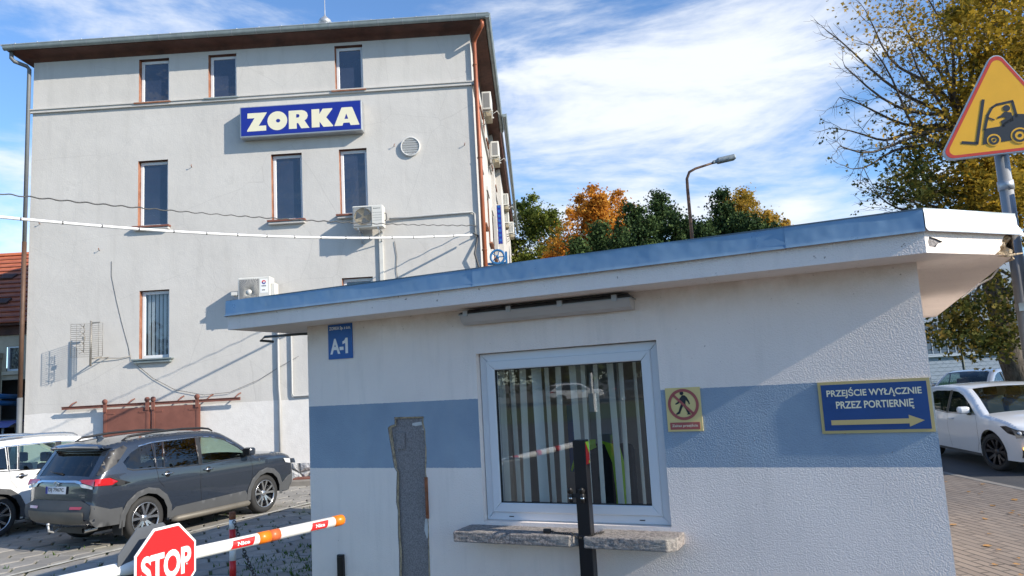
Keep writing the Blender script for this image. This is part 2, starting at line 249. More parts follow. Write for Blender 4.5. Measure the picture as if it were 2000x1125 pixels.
# ------------------------------------------------------------------ objects
FR, ORG = {}, {}
def tag(o, label=None, cat=None, group=None, kind=None):
    if label: o['label'] = label
    if cat: o['category'] = cat
    if group: o['group'] = group
    if kind: o['kind'] = kind
    return o
def thing(name, label, cat, org=(0, 0, 0), frame=WORLD, group=None, rz=0):
    """an Empty at the thing's base; parts are authored in the frame's coordinates (rz turns them about org afterwards)"""
    o = bpy.data.objects.new(name, None); COL.objects.link(o); o.empty_display_size = .2
    o.location = frame.w(org); o.rotation_euler = (0, 0, frame.a+rz); ORG[o] = Vector(org)
    return tag(o, label, cat, group)
class MB:
    def __init__(s): s.v = []; s.f = []; s.mi = []; s.ms = []; s.cur = 0; s.sm = []; s.smooth = False
    def m(s, name, smooth=None):
        if name not in s.ms: s.ms.append(name)
        s.cur = s.ms.index(name)
        if smooth is not None: s.smooth = smooth
        return s
    def add(s, vs, fs):
        b = len(s.v); s.v += [tuple(v) for v in vs]; s.f += [tuple(b+i for i in f) for f in fs]; s.mi += [s.cur]*len(fs); s.sm += [s.smooth]*len(fs); return s
    def box(s, x0, x1, y0, y1, z0, z1, rot=None, piv=None):
        vs = [Vector((x, y, z)) for z in (z0, z1) for x, y in ((x0, y0), (x1, y0), (x1, y1), (x0, y1))]
        if rot is not None:
            pv = Vector(piv) if piv is not None else Vector(((x0+x1)/2, (y0+y1)/2, (z0+z1)/2)); vs = [rot @ (v-pv)+pv for v in vs]
        return s.add(vs, [(3, 2, 1, 0), (4, 5, 6, 7), (0, 1, 5, 4), (1, 2, 6, 5), (2, 3, 7, 6), (3, 0, 4, 7)])
    def bbox(s, x0, x1, y0, y1, z0, z1, b=.01, rot=None):
        """box with chamfered edges"""
        bm = bmesh.new(); bmesh.ops.create_cube(bm, size=1)
        for v in bm.verts: v.co = Vector((x0+(v.co.x+.5)*(x1-x0), y0+(v.co.y+.5)*(y1-y0), z0+(v.co.z+.5)*(z1-z0)))
        bmesh.ops.bevel(bm, geom=list(bm.edges), offset=b, segments=2, affect='EDGES', profile=.5)
        c = Vector(((x0+x1)/2, (y0+y1)/2, (z0+z1)/2)); bm.verts.index_update()
        vs = [(rot @ (v.co-c)+c) if rot is not None else v.co.copy() for v in bm.verts]; fs = [[v.index for v in f.verts] for f in bm.faces]; bm.free()
        return s.add(vs, fs)
    def tube(s, path, r, n=8, cap=True, closed=False):
        P = [Vector(p) for p in path]; k = len(P); rs = r if hasattr(r, '__len__') else [r]*k
        vs = []; prev = None
        for i, p in enumerate(P):
            if closed: t = P[(i+1) % k]-P[i-1]
            else: t = P[min(i+1, k-1)]-P[max(i-1, 0)]
            if t.length < 1e-9: t = Vector((0, 0, 1))
            t.normalize()
            if prev is None: a = t.orthogonal().normalized()
            else:
                a = prev-t*prev.dot(t)
                a = a.normalized() if a.length > 1e-6 else t.orthogonal().normalized()
            prev = a; b = t.cross(a)
            vs += [p+(a*math.cos(q*2*math.pi/n)+b*math.sin(q*2*math.pi/n))*rs[i] for q in range(n)]
        fs = [(i*n+q, i*n+(q+1) % n, ((i+1) % k)*n+(q+1) % n, ((i+1) % k)*n+q) for i in range(k if closed else k-1) for q in range(n)]
        if cap and not closed: fs += [tuple(range(n))[::-1], tuple((k-1)*n+q for q in range(n))]
        sm = s.smooth; s.smooth = True; s.add(vs, fs); s.smooth = sm; return s
    def lathe(s, prof, axis_o, axis_d, n=24, closed=False):
        """prof: (radius, distance along the axis)"""
        d = Vector(axis_d).normalized(); a = d.orthogonal().normalized(); b = d.cross(a); o = Vector(axis_o)
        vs = [o+d*h+(a*math.cos(2*math.pi*q/n)+b*math.sin(2*math.pi*q/n))*r for r, h in prof for q in range(n)]; k = len(prof)
        fs = [(i*n+q, i*n+(q+1) % n, ((i+1) % k)*n+(q+1) % n, ((i+1) % k)*n+q) for i in range(k if closed else k-1) for q in range(n)]
        sm = s.smooth; s.smooth = True; s.add(vs, fs); s.smooth = sm; return s
    def cyl(s, a, b, r, n=16): return s.tube([a, b], r, n)
    def prism(s, poly, o, ex, ey, depth, hole=None):
        """polygon (u, v) on the plane o + u*ex + v*ey, thickened by the vector depth"""
        o, ex, ey, dp = Vector(o), Vector(ex), Vector(ey), Vector(depth)
        vs2, tris = cdt(poly, [hole] if hole else [], None)
        top = [o+ex*u+ey*v for u, v in vs2]; k = len(top)
        s.add(top+[p+dp for p in top], [t for t in tris]+[tuple(i+k for i in t[::-1]) for t in tris])
        for ring in [poly]+([hole] if hole else []):
            r = [o+ex*u+ey*v for u, v in ring]; q = len(r)
            s.add(r+[p+dp for p in r], [(i, (i+1) % q, q+(i+1) % q, q+i) for i in range(q)])
        return s
    def build(s, name, mt=None, parent=None, recalc=False, bevel=0, autos=None, attr=None, org=None):
        me = bpy.data.meshes.new(name); off = ORG.get(parent, Vector((0, 0, 0))) if org is None else Vector(org)
        V = np.array([tuple(v) for v in s.v], float).reshape(-1, 3)-np.array(off)
        me.from_pydata(V.tolist(), [], s.f)
        names = [mt] if mt else s.ms
        for n_ in names: me.materials.append(MATS[n_])
        if not mt and len(names) > 1: me.polygons.foreach_set('material_index', s.mi)
        me.polygons.foreach_set('use_smooth', s.sm)
        if attr is not None:
            a = me.attributes.new('rnd', 'FLOAT', 'FACE'); a.data.foreach_set('value', attr)
        if recalc:
            bm = bmesh.new(); bm.from_mesh(me); bmesh.ops.remove_doubles(bm, verts=bm.verts, dist=.0004); bmesh.ops.recalc_face_normals(bm, faces=bm.faces); bm.to_mesh(me); bm.free()
        if autos: me.polygons.foreach_set('use_smooth', [True]*len(me.polygons)); me.set_sharp_from_angle(angle=rad(autos))
        me.update(); o = bpy.data.objects.new(name, me); COL.objects.link(o); o.parent = parent
        if parent is not None: ORG[o] = off
        elif org is not None: o.location = org
        if bevel:
            bv = o.modifiers.new('bevel', 'BEVEL'); bv.width = bevel; bv.segments = 2; bv.limit_method = 'ANGLE'
        return o
def inpoly(P, poly):
    x, y = P[:, 0], P[:, 1]; c = np.zeros(len(P), bool); q = np.array(poly); n = len(q)
    for i in range(n):
        x1, y1 = q[i]; x2, y2 = q[i-1]
        cnd = ((y1 > y) != (y2 > y))
        if y1 != y2: c ^= cnd & (x < (x2-x1)*(y-y1)/(y2-y1)+x1)
    return c
def cdt(outer, holes, cell):
    pts = []; ed = []
    def ring(r):
        rr = []
        for i in range(len(r)):
            a, b = np.array(r[i], float), np.array(r[(i+1) % len(r)], float)
            k = max(1, int(np.ceil(np.linalg.norm(b-a)/cell))) if cell else 1
            rr += [tuple(a+(b-a)*j/k) for j in range(k)]
        b0 = len(pts); pts.extend(rr); ed.extend([(b0+i, b0+(i+1) % len(rr)) for i in range(len(rr))])
    ring(outer)
    for h in holes: ring(h)
    if cell:
        O = np.array(outer); gx = np.arange(O[:, 0].min()+cell/2, O[:, 0].max(), cell); gy = np.arange(O[:, 1].min()+cell/2, O[:, 1].max(), cell)
        if len(gx) and len(gy):
            G = np.array([(x, y) for x in gx for y in gy]); G = G[inpoly(G, outer)]
            for h in holes: G = G[~inpoly(G, h)]
            if len(G):
                B = np.array(pts); D = np.sqrt(((G[:, None, :]-B[None, :, :])**2).sum(-1)).min(1); G = G[D > cell*.4]
                pts.extend([tuple(g) for g in G])
    r = delaunay_2d_cdt([Vector((float(p[0]), float(p[1]))) for p in pts], ed, [], 0, 1e-6)
    V = np.array([(v[0], v[1]) for v in r[0]]); T = [tuple(f) for f in r[2]]
    C = np.array([V[list(t)].mean(0) for t in T]); ok = inpoly(C, outer)
    for h in holes: ok &= ~inpoly(C, h)
    return [tuple(v) for v in V], [T[i] for i in np.nonzero(ok)[0]]
def panel(poly, holes, fn, cell, mb, flip=False):
    V, T = cdt(poly, holes, cell); mb.add([fn(u, v) for u, v in V], [t[::-1] if flip else t for t in T]); return mb
def copy_tree(o, parent=None):
    c = o.copy(); COL.objects.link(c); c.parent = parent
    for ch in [x for x in KIDS(o)]: copy_tree(ch, c)
    return c
def KIDS(o): return [x for x in bpy.data.objects if x.parent == o]
def text_mb(mb, txt, size, o, ex, ey, depth=0, bold=0, width=None, align='CENTER', spacing=1.0, height=None):
    """lettering as real mesh; (o, ex, ey) place the text's centre"""
    cu_ = bpy.data.curves.new('t', 'FONT'); cu_.body = txt; cu_.size = 1; cu_.offset = bold; cu_.space_character = spacing; cu_.resolution_u = 4; cu_.fill_mode = 'FRONT'
    ob = bpy.data.objects.new('t', cu_); COL.objects.link(ob); dg = bpy.context.evaluated_depsgraph_get(); me = bpy.data.meshes.new_from_object(ob.evaluated_get(dg))
    V = np.array([v.co[:2] for v in me.vertices]); fs = [tuple(p.vertices) for p in me.polygons]
    bpy.data.objects.remove(ob); bpy.data.curves.remove(cu_); bpy.data.meshes.remove(me)
    mn, mx = V.min(0), V.max(0); V = V-(mn+mx)/2; sx = (width/(mx-mn)[0]) if width else size; sy = (height/(mx-mn)[1]) if height else size if size else sx
    o, ex, ey = Vector(o), Vector(ex), Vector(ey)
    mb.add([o+ex*(u*sx)+ey*(v*sy) for u, v in V], fs); return mb
def structure(name, mb, mt=None, **kw): return tag(mb.build(name, mt, None, **kw), kind='structure')
XA, YA, ZA = Vector((1, 0, 0)), Vector((0, 1, 0)), Vector((0, 0, 1))
def solo(mb, name, mt, label, cat, org=(0, 0, 0), frame=WORLD, group=None, **kw):
    o = mb.build(name, mt, None, org=org, **kw); o.location = frame.w(org); o.rotation_euler = (0, 0, frame.a)
    return tag(o, label, cat, group)

# ================================================================== GROUND
def yard_z(x, y):
    f = min(1, max(0, (x+1.0)/2.0)); base = -.25-.10*min(1, max(0, (y-15)/4)); return base*(1-f)-.0*f
mb = MB(); xs = [-900, -300, -100, -40, -20, -12, -6, -3, -1.0, -.5, 0, .5, 1.0, 3, 8, 14, 20, 40, 100, 300, 900]; ys = [-900, -300, -100, -50, -20, -5, 0, 5, 10, 15, 17, 19, 25, 40, 80, 200, 500, 1200]
vs = [(x, y, yard_z(x, y)-.03) for y in ys for x in xs]; nx = len(xs)
mb.add(vs, [(j*nx+i, j*nx+i+1, (j+1)*nx+i+1, (j+1)*nx+i) for j in range(len(ys)-1) for i in range(nx-1)]); structure('ground', mb, 'earth')
mb = MB(); mb.box(.9, 7.22, -12, 60, -.2, 0); structure('pavement', mb, 'block_paving')
mb = MB()
for i in range(70): mb.bbox(7.22, 7.36, -12+i*1.0, -12+i*1.0+.992, -.2, .006, .012)
structure('kerb', mb, 'kerb')
mb = MB(); mb.box(7.36, 14.0, -12, 120, -.3, -.02); structure('road', mb, 'asphalt')
mb = MB(); mb.box(14.0, 14.15, -12, 120, -.3, .10); structure('far_kerb', mb, 'kerb')
mb = MB(); mb.add([(14.15, -12, .08), (60, -12, .1), (90, 130, .1), (14.15, 130, .08)], [(0, 1, 2, 3)]); structure('lawn', mb, 'lawn')
mb = MB(); mb.add([(-28, -30, -.01), (.88, -30, -.01), (.88, 3.2, -.01), (-28, 3.2, -.01)], [(0, 1, 2, 3)])
structure('entry_road', mb, 'asphalt')
# yard of hexagonal concrete slabs, each a little out of level
mb = MB(); attr = []; R_ = .265; g = .93
c = 0
for j in range(0, 52):
    for i in range(-58, 4):
        x = i*R_*math.sqrt(3)+(j % 2)*R_*math.sqrt(3)/2; y = 3.4+j*R_*1.5; 
        th = rad(24); xx = x*math.cos(th)-(y-10)*math.sin(th)-3; yy = x*math.sin(th)+(y-10)*math.cos(th)+12
        if xx > -.9 or xx < -16 or yy > 19.7 or yy < 6: continue
        if yy < 8 and xx < -8: continue
        zc = yard_z(xx, yy)+RNG.uniform(-.007, .007); tx, ty = RNG.uniform(-.014, .014, 2); rr = R_*RNG.uniform(.90, .955); vs = []
        for (s_, dz) in ((.95, 0), (1.0, -.008), (1.03, -.05)):
            for q in range(6):
                a = th+math.pi/6+q*math.pi/3; px, py = rr*s_*math.cos(a), rr*s_*math.sin(a)
                vs.append((xx+px, yy+py, zc+tx*px+ty*py+dz))
        mb.add(vs, [(0, 1, 2, 3, 4, 5)]+[(k_*6+q, k_*6+6+q, k_*6+6+(q+1) % 6, k_*6+(q+1) % 6) for k_ in range(2) for q in range(6)]); attr += [RNG.random()]*13
structure('yard_paving', mb, 'hex_concrete', attr=attr)
mb = MB(); mb.add([(x, y, yard_z(x, y)-.022) for y in (3.2, 15, 19, 20) for x in (-28, -1.0)], [(0, 1, 3, 2), (2, 3, 5, 4), (4, 5, 7, 6)]); structure('joint_soil', mb, 'joint_soil')
mb = MB(); a, b = Vector((-7.3, 9.7, 0)), Vector((-4.2, 15.85, 0)); d = (b-a).normalized(); s_ = Vector((d.y, -d.x, 0))*.045
for i in range(60):
    p, q = a+(b-a)*(i/60), a+(b-a)*((i+1)/60)
    j1, j2 = 1+.25*math.sin(i*1.7), 1+.25*math.sin((i+1)*1.7)
    mb.add([p-s_*j1+ZA*(-.238), p+s_*j1+ZA*(-.238), q+s_*j2+ZA*(-.238), q-s_*j2+ZA*(-.238)], [(0, 1, 2, 3)])
structure('parking_line', mb, 'line_paint')
mb = MB()
mb.bbox(-6.6, -1.3, -.75, -.45, -.42, -.22, .02); o = structure('plinth_kerb', mb, 'kerb'); o.location = OFF.w((0, 0, 0)); o.rotation_euler = (0, 0, aF)
mb = MB(); mb.box(-6.4, -1.3, -.45, -.02, -.42, -.19); o = structure('gravel_strip', mb, 'rusty_brown'); o.location = OFF.w((0, 0, 0)); o.rotation_euler = (0, 0, aF)
# weeds in the joints
def blades(name, mt, spots, h=(.02, .06), kind='stuff', label=None, cat=None):
    V, Fc, at = [], [], []
    for (x, y, z) in spots:
        for _ in range(RNG.integers(3, 8)):
            a = RNG.uniform(0, 6.28); hh = RNG.uniform(*h); w_ = hh*.12+.002; bx, by = x+RNG.normal(0, .02), y+RNG.normal(0, .02); lx, ly = math.cos(a)*hh*.6, math.sin(a)*hh*.6
            b0 = len(V); V += [(bx-w_*math.sin(a), by+w_*math.cos(a), z), (bx+w_*math.sin(a), by-w_*math.cos(a), z), (bx+lx, by+ly, z+hh)]; Fc.append((b0, b0+1, b0+2)); at.append(RNG.random())
    mb = MB(); mb.v = V; mb.f = Fc; mb.ms = [mt]; mb.mi = [0]*len(Fc); mb.sm = [False]*len(Fc)
    return tag(mb.build(name, None, None, attr=at), label, cat, kind=kind)
sp = []
for _ in range(5200):
    x, y = RNG.uniform(-7.5, -1.4), RNG.uniform(7.5, 16); dn = math.exp(-((x+2.6)**2/1.2+(y-9.6)**2/5))
    if RNG.random() < .05+dn: sp.append((x, y, yard_z(x, y)-.015))
blades('weeds', 'grass_blade', sp, (.02, .075), label='low weeds and grass growing in the slab joints beside the booth', cat='weeds')
sp = [(RNG.uniform(14.2, 40), RNG.uniform(16, 60), .08) for _ in range(9000)]
blades('grass', 'grass_blade', sp, (.05, .16), label='grass verge across the street', cat='grass')
# fallen leaves on the pavement
mb = MB()
for _ in range(210):
    x, y = RNG.uniform(2.6, 7.2), RNG.uniform(4.5, 13); r = RNG.uniform(.02, .05); a = RNG.uniform(0, 6.28)
    mb.add([(x+r*math.cos(a+q*1.2566)*(1 if q % 2 else .6), y+r*math.sin(a+q*1.2566), .006+RNG.uniform(0, .015)) for q in range(5)], [(0, 1, 2, 3, 4)])
tag(mb.build('fallen_leaves', 'dead_leaf'), 'fallen brown leaves scattered over the block pavement', 'leaves', kind='stuff')

# ================================================================== GUARD BOOTH
X0, X1, ZS = -4.225, .262, 2.51          # wall ends and the soffit height (booth frame)
WX0, WX1, WZ0, WZ1 = -2.64, -1.285, .983, 2.178
WC = [(-2.64, .985), (-1.283, .985), (-1.285, 2.18), (-2.64, 2.178)]
rect_ = lambda a, b, c, d: [(a, c), (b, c), (b, d), (a, d)]
booth = thing('guard_booth', 'small white rough-cast guard booth with a blue stripe and flat roof', 'booth', (0, 0, 0), BOOTH)
slot = [(-3.382, 1.741), (-3.114, 1.739), (-3.117, 1.69), (-3.103, 1.626), (-3.106, 1.55), (-3.099, 1.485), (-3.104, 1.40), (-3.113, 1.327), (-3.102, 1.26), (-3.108, 1.205), (-3.110, 1.032), (-3.106, .95), (-3.108, .86), (-3.111, .579), (-3.11, .05), (-3.39, .05), (-3.387, .563), (-3.381, .75), (-3.386, .867), (-3.380, 1.043), (-3.392, 1.10), (-3.386, 1.202), (-3.376, 1.327), (-3.398, 1.36), (-3.409, 1.416), (-3.421, 1.50), (-3.432, 1.561), (-3.440, 1.62), (-3.446, 1.661), (-3.425, 1.675), (-3.382, 1.687)][::-1]
mb = MB(); mb.m('booth_stucco')
fr = lambda u, v: (u, 0, v)
panel([(X0, -.1), (X1, -.1), (X1, ZS), (X0, ZS)], [WC, slot], fr, .25, mb)
# reveal of the window and of the slot, side and rear walls, interior skins
def ringwall(mb, ring, y0, y1):
    n = len(ring); mb.add([(u, y0, v) for u, v in ring]+[(u, y1, v) for u, v in ring], [(i, (i+1) % n, n+(i+1) % n, n+i) for i in range(n)])
mb.m('booth_white_stucco'); ringwall(mb, WC, 0, .06)
mb.m('pale_yellow'); mb.m('bare_concrete'); ringwall(mb, slot, 0, .022)
mb.m('booth_white_stucco'); DPT = 6.3
SUN_HOLE = rect_(.26, 2.7, .85, 2.3); panel(rect_(0, DPT, -.1, ZS), [SUN_HOLE], lambda u, v: (X1, u, v), 1, mb); mb.add([(X0, 0, -.1), (X0, DPT, -.1), (X0, DPT, ZS), (X0, 0, ZS)], [(3, 2, 1, 0)])  # opening added in the unseen right wall so sun brightens the room
mb.add([(X0, DPT, -.1), (X1, DPT, -.1), (X1, DPT, ZS), (X0, DPT, ZS)], [(3, 2, 1, 0)])
mb.build('wall', None, booth)
mb = MB(); mb.m('bare_concrete'); mb.add([(-3.47, .021, .0), (-3.08, .021, .0), (-3.08, .021, 1.76), (-3.47, .021, 1.76)], [(0, 1, 2, 3)]); 
mb.build('bare_patch', None, booth)
mb = MB(); mb.m('pale_yellow'); mb.prism([(-3.445, 1.655), (-3.425, 1.665), (-3.405, 1.50), (-3.385, 1.36), (-3.40, 1.36), (-3.425, 1.5)], (0, .020, 0), XA, ZA, (0, -.008, 0)); mb.build('broken_edge', 'stone_chip', booth)
mb = MB(); jj = [(p[0]+(.010+.010*abs(math.sin(i*2.3)))*(1 if p[0] < -3.245 else -1), p[1]+(-.012 if p[1] > 1.65 else 0)) for i, p in enumerate(slot)]
panel(slot, [[(u, max(v, .055)) for u, v in jj]], lambda u, v: (u, .009, v), None, mb); mb.build('broken_plaster', 'stone_chip', booth)
mb = MB(); mb.box(-3.375, -3.30, .008, .018, 1.50, 1.62); mb.build('mounting_plate', 'bare_concrete', booth)
for P_ in ([(-3.23, 1.69), (-3.15, 1.70), (-3.14, 1.675), (-3.20, 1.668), (-3.235, 1.675)], [(-3.15, 1.645), (-3.12, 1.65), (-3.125, 1.63)], [(-3.15, .98), (-3.125, 1.0), (-3.12, .86), (-3.14, .84), (-3.16, .9)]):
    mb = MB(); panel(P_, [], lambda u, v: (u, .0195, v), None, mb); mb.build('paint_smear', 'vent_white', booth)
mb = MB(); mb.box(-3.125, -3.10, -.006, .02, .99, 1.29); mb.cyl((-3.112, -.008, 1.02), (-3.112, -.008, 1.18), .009, 8); mb.build('hinge', 'rust', booth)
# interior: a dim room
mb = MB(); mb.m('room_wall'); a_, b_, c0, c1 = X0+.25, X1-.25, .0, 2.45; e0, e1 = .16, 3.2
mb.add([(a_, e1, c0), (b_, e1, c0), (b_, e1, c1), (a_, e1, c1)], [(0, 1, 2, 3)]); mb.add([(a_, e0, c0), (a_, e1, c0), (a_, e1, c1), (a_, e0, c1)], [(0, 1, 2, 3)]); panel([(e0, c0), (e1, c0), (e1, c1), (e0, c1)], [SUN_HOLE], lambda u, v: (b_, u, v), 1, mb); mb.add([(X, y, z) for X in (b_, X1) for y, z in SUN_HOLE], [(i, (i+1) % 4, 4+(i+1) % 4, 4+i) for i in range(4)])
mb.add([(a_, e0, c1), (b_, e0, c1), (b_, e1, c1), (a_, e1, c1)], [(3, 2, 1, 0)]); mb.m('room_dark'); mb.add([(a_, e0, c0), (b_, e0, c0), (b_, e1, c0), (a_, e1, c0)], [(0, 1, 2, 3)])
mb.m('room_wall'); panel([(a_, c0), (b_, c0), (b_, c1), (a_, c1)], [WC], lambda u, v: (u, e0, v), 2, mb)
mb.build('interior_walls', None, booth)
# roof slab with a chamfered corner
RP = [(-4.74, -.385), (.30, -.375), (.775, .18), (.775, 6.5), (-5.05, 6.5)]
zb, zm, zt = ZS, 2.623, 2.748
mb = MB(); mb.m('booth_white_stucco')
n = len(RP)
def ins(d_):      # the outline shrunk towards the inside by d_
    o_ = []
    for i in range(n):
        p0, p1, p2 = Vector(RP[i-1]), Vector(RP[i]), Vector(RP[(i+1) % n]); u1, u2 = (p1-p0).normalized(), (p2-p1).normalized()
        n1, n2 = Vector((-u1.y, u1.x)), Vector((-u2.y, u2.x)); bs = (n1+n2).normalized(); o_.append(p1+bs*(d_/max(.3, bs.dot(n1))))
    return o_
RS = [tuple(p) for p in ins(.012)]
panel(RS, [], lambda u, v: (u, v, zb), .5, mb, flip=True)
# side skirts: the right end of the chamfer face is broken off
brk = MB()
for i in range(n):
    p, q = RS[i], RS[(i+1) % n]
    if i == 1:
        L = math.dist(p, q); f = lambda s_, z: (p[0]+(q[0]-p[0])*s_/L, p[1]+(q[1]-p[1])*s_/L, z)
        edge = [(L*.985, zm+.02), (L*.90, zm-.005), (L*.865, zm-.035), (L*.87, zm-.05), (L*.83, zm-.068), (L*.835, zm-.082), (L*.80, zb+.015), (L*.76, zb)]
        chip = [(L*.035, zb+.035), (L*.10, zb+.03), (L*.13, zb+.05), (L*.19, zb+.062), (L*.12, zb+.078), (L*.05, zb+.088), (L*.03, zb+.06)]
        panel([(0, zb), (L*.76, zb)]+edge[::-1][1:]+[(L, zm+.02), (0, zm+.02)], [chip], lambda u, v: f(u, v), .05, mb)
        inw = Vector((-(q[1]-p[1]), q[0]-p[0], 0)).normalized()*.03
        panel([(L*.70, zb+.002)]+[(L*.999, zb+.004), (L*.999, zm+.02), (L*.72, zm+.02)], [], lambda u, v: tuple(Vector(f(u, v))+inw*(.8+.9*math.sin(u*60)*math.sin(v*80))), .02, brk)
        mb.m('bare_concrete'); panel([(L*.02, zb+.02), (L*.22, zb+.02), (L*.22, zb+.1), (L*.02, zb+.1)], [], lambda u, v: tuple(Vector(f(u, v))+inw*.30), .03, mb); mb.m('booth_white_stucco')
    else:
        if i == 2: pass
        L = math.dist(p, q); panel([(0, zb), (L, zb), (L, zm+.02), (0, zm+.02)], [], lambda u, v: (p[0]+(q[0]-p[0])*u/L, p[1]+(q[1]-p[1])*u/L, v), .6, mb)
mb.build('roof_slab', None, booth)
brk.build('broken_corner', 'stone_chip', booth)
pc = Vector((*RS[2], zb)); mb = MB(); mb.tube([pc+Vector((-.10, -.05, .004)), pc+Vector((-.04, -.03, -.004)), pc+Vector((.0, .0, .004)), pc+Vector((.04, .01, .008))], [.004, .008, .007, .003], 6); mb.tube([pc+Vector((-.02, .01, -.002)), pc+Vector((.0, .06, -.014)), pc+Vector((-.005, .3, -.004))], [.004, .006, .003], 6); mb.build('cracked_render', 'stone_chip', booth)
mb = MB(); mb.tube([(.768, .9, zb-.002), (.775, 1.3, zb-.018), (.77, 1.9, zb-.004), (.77, 3.2, zb-.006)], .006, 6); mb.build('loose_trim', 'white_paint', booth)
# flashing: sheets that overlap, small kick at the foot, folded over the top
def flash(mb, p, q, s0, s1, out_=.0):
    P, Q = Vector((*p, 0)), Vector((*q, 0)); d_ = (Q-P); L = d_.length; d_.normalize(); nn = Vector((d_.y, -d_.x, 0))
    prof = [(.10, zt+.004), (.0, zt), (-.004, zt-.008), (.0, zt-.03), (.0, zm+.02), (.006, zm+.006), (.016, zm-.004), (.010, zm-.004)]
    k_ = max(2, int((s1-s0)*L/.07)); vs = []
    for i in range(k_+1):
        s_ = s0+(s1-s0)*i/k_; sL = s_*L
        wob = .0035*math.sin(sL*2.1+p[0])+.002*math.sin(sL*7.3)
        for j, (o_, z_) in enumerate(prof):
            oo = -o_ if j == 0 else o_+out_+wob*(j > 1)
            if j == 0: oo = -.10
            vs.append(P+d_*sL+nn*oo+ZA*(z_+.0022*math.sin(sL*1.3+1)*(j >= 4)))
    m_ = len(prof); mb.add(vs, [(i*m_+j, (i+1)*m_+j, (i+1)*m_+j+1, i*m_+j+1) for i in range(k_) for j in range(m_-1)])
fl = MB(); fl.m('flashing_metal', True)
L0 = 5.04
for s0, s1, o_ in ((0, .461, 0), (.459, .864, .004), (.862, 1.0, .008)): flash(fl, RP[0], RP[1], s0, s1, o_)
fl.build('flashing', None, booth, autos=30)
fl = MB(); fl.m('zinc_sheet', True); flash(fl, RP[1], RP[2], 0, 1.03, .006); flash(fl, RP[2], RP[3], 0, 1, .003); flash(fl, RP[4], RP[0], 0, 1, .0)
P2 = Vector((*RP[2], 0)); fl.add([P2+Vector((-.01, -.012, zm+.03)), P2+Vector((.06, .04, zm-.015)), P2+Vector((.02, .10, zm+.01)), P2+Vector((.0, .02, zt-.02))], [(0, 1, 3), (1, 2, 3)])
fl.build('corner_flashing', None, booth, autos=30)
mb = MB(); panel([(p[0], p[1]) for p in RS], [], lambda u, v: (u, v, zt-.002), .6, mb); mb.build('roof_top', 'roof_zinc', booth)
mb = MB(); mb.tube([(-3.9, -.386, zb+.0), (-3.2, -.386, zb-.002)], .0, 4)
# window
def mitred(mb, x0, x1, z0, z1, w_, y0, y1, b=.006):
    """mitred frame ring"""
    O = [(x0, z0), (x1, z0), (x1, z1), (x0, z1)]; I = [(x0+w_, z0+w_), (x1-w_, z0+w_), (x1-w_, z1-w_), (x0+w_, z1-w_)]
    for i in range(4):
        j = (i+1) % 4; p, q, r, s_ = O[i], O[j], I[j], I[i]
        c_ = (np.array(p)+q+r+s_)/4; sh = lambda t: tuple(np.array(t)+(c_-np.array(t))*.0025)
        P4 = [sh(t) for t in (p, q, r, s_)]; vs = [(u, y0+b, v) for u, v in P4]+[(u, y1, v) for u, v in P4]; inn = [tuple(np.array(t)+(c_-np.array(t))*.0+0) for t in P4]
        # small chamfer on the front face
        e = [(P4[k_][0]*(1)+0, P4[k_][1]) for k_ in range(4)]; cc = [((u-c_[0])*(1-2*b/max(.05, abs(P4[1][0]-P4[0][0])))+c_[0] if i % 2 == 0 else (u-c_[0])*(1-2*b/w_)+c_[0], (v-c_[1])*(1-2*b/w_)+c_[1] if i % 2 == 0 else v) for u, v in P4]
        vs += [(u, y0, v) for u, v in cc]
        mb.add(vs, [(8, 9, 10, 11), (0, 1, 9, 8), (1, 2, 10, 9), (2, 3, 11, 10), (3, 0, 8, 11), (4, 5, 1, 0), (5, 6, 2, 1), (6, 7, 3, 2), (7, 4, 0, 3)])
    return mb
win = MB(); mitred(win, WX0+.003, WX1-.003, WZ0+.003, WZ1-.003, .062, .05, .13)
win = win.build('window', 'white_pvc', booth, recalc=True)
mb = MB(); mitred(mb, WX0+.060, WX1-.060, WZ0+.060, WZ1-.060, .066, .036, .10); mb.build('sash', 'white_pvc', win, recalc=True)
mb = MB(); mb.m('rubber'); mitred(mb, WX0+.124, WX1-.124, WZ0+.124, WZ1-.124, .007, .046, .07, .001); mb.build('gasket', 'rubber', win, recalc=True)
mb = MB(); mb.add([(WX0+.12, .062, WZ0+.12), (WX1-.12, .062, WZ0+.12), (WX1-.12, .062, WZ1-.12), (WX0+.12, .062, WZ1-.12)], [(0, 1, 2, 3)]); mb.build('pane', 'booth_glass', win)
mb = MB()
for xx in (WX0+.20, WX1-.2): mb = MB(); mb.box(xx-.018, xx+.018, .047, .052, WZ0+.028, WZ0+.034); mb.build('drain_slot', 'black', win)
# sill in two pieces, cut for the post
def sill(P):
    mb = MB(); mb.prism(P, (0, 0, .888), XA, YA, (0, 0, .072)); bm_ = mb.build('sill', 'sill_concrete', booth, recalc=True); bm_.modifiers.new('b', 'BEVEL').width = .008; bm_.modifiers['b'].segments = 2
    s_ = bm_.modifiers.new('s', 'SUBSURF'); s_.subdivision_type = 'SIMPLE'; s_.levels = s_.render_levels = 4
    tx = bpy.data.textures.get('rough') or bpy.data.textures.new('rough', 'CLOUDS'); tx.noise_scale = .03
    dm = bm_.modifiers.new('d', 'DISPLACE'); dm.texture = tx; dm.strength = .007; dm.texture_coords = 'LOCAL'
    return bm_
sill([(-2.75, -.25), (-1.888, -.25), (-1.84, -.20), (-1.84, .02), (-2.75, .02)]); sill([(-1.79, -.25), (-1.255, -.25), (-1.205, -.20), (-1.205, .02), (-1.742, .02), (-1.742, -.228), (-1.79, -.228)])
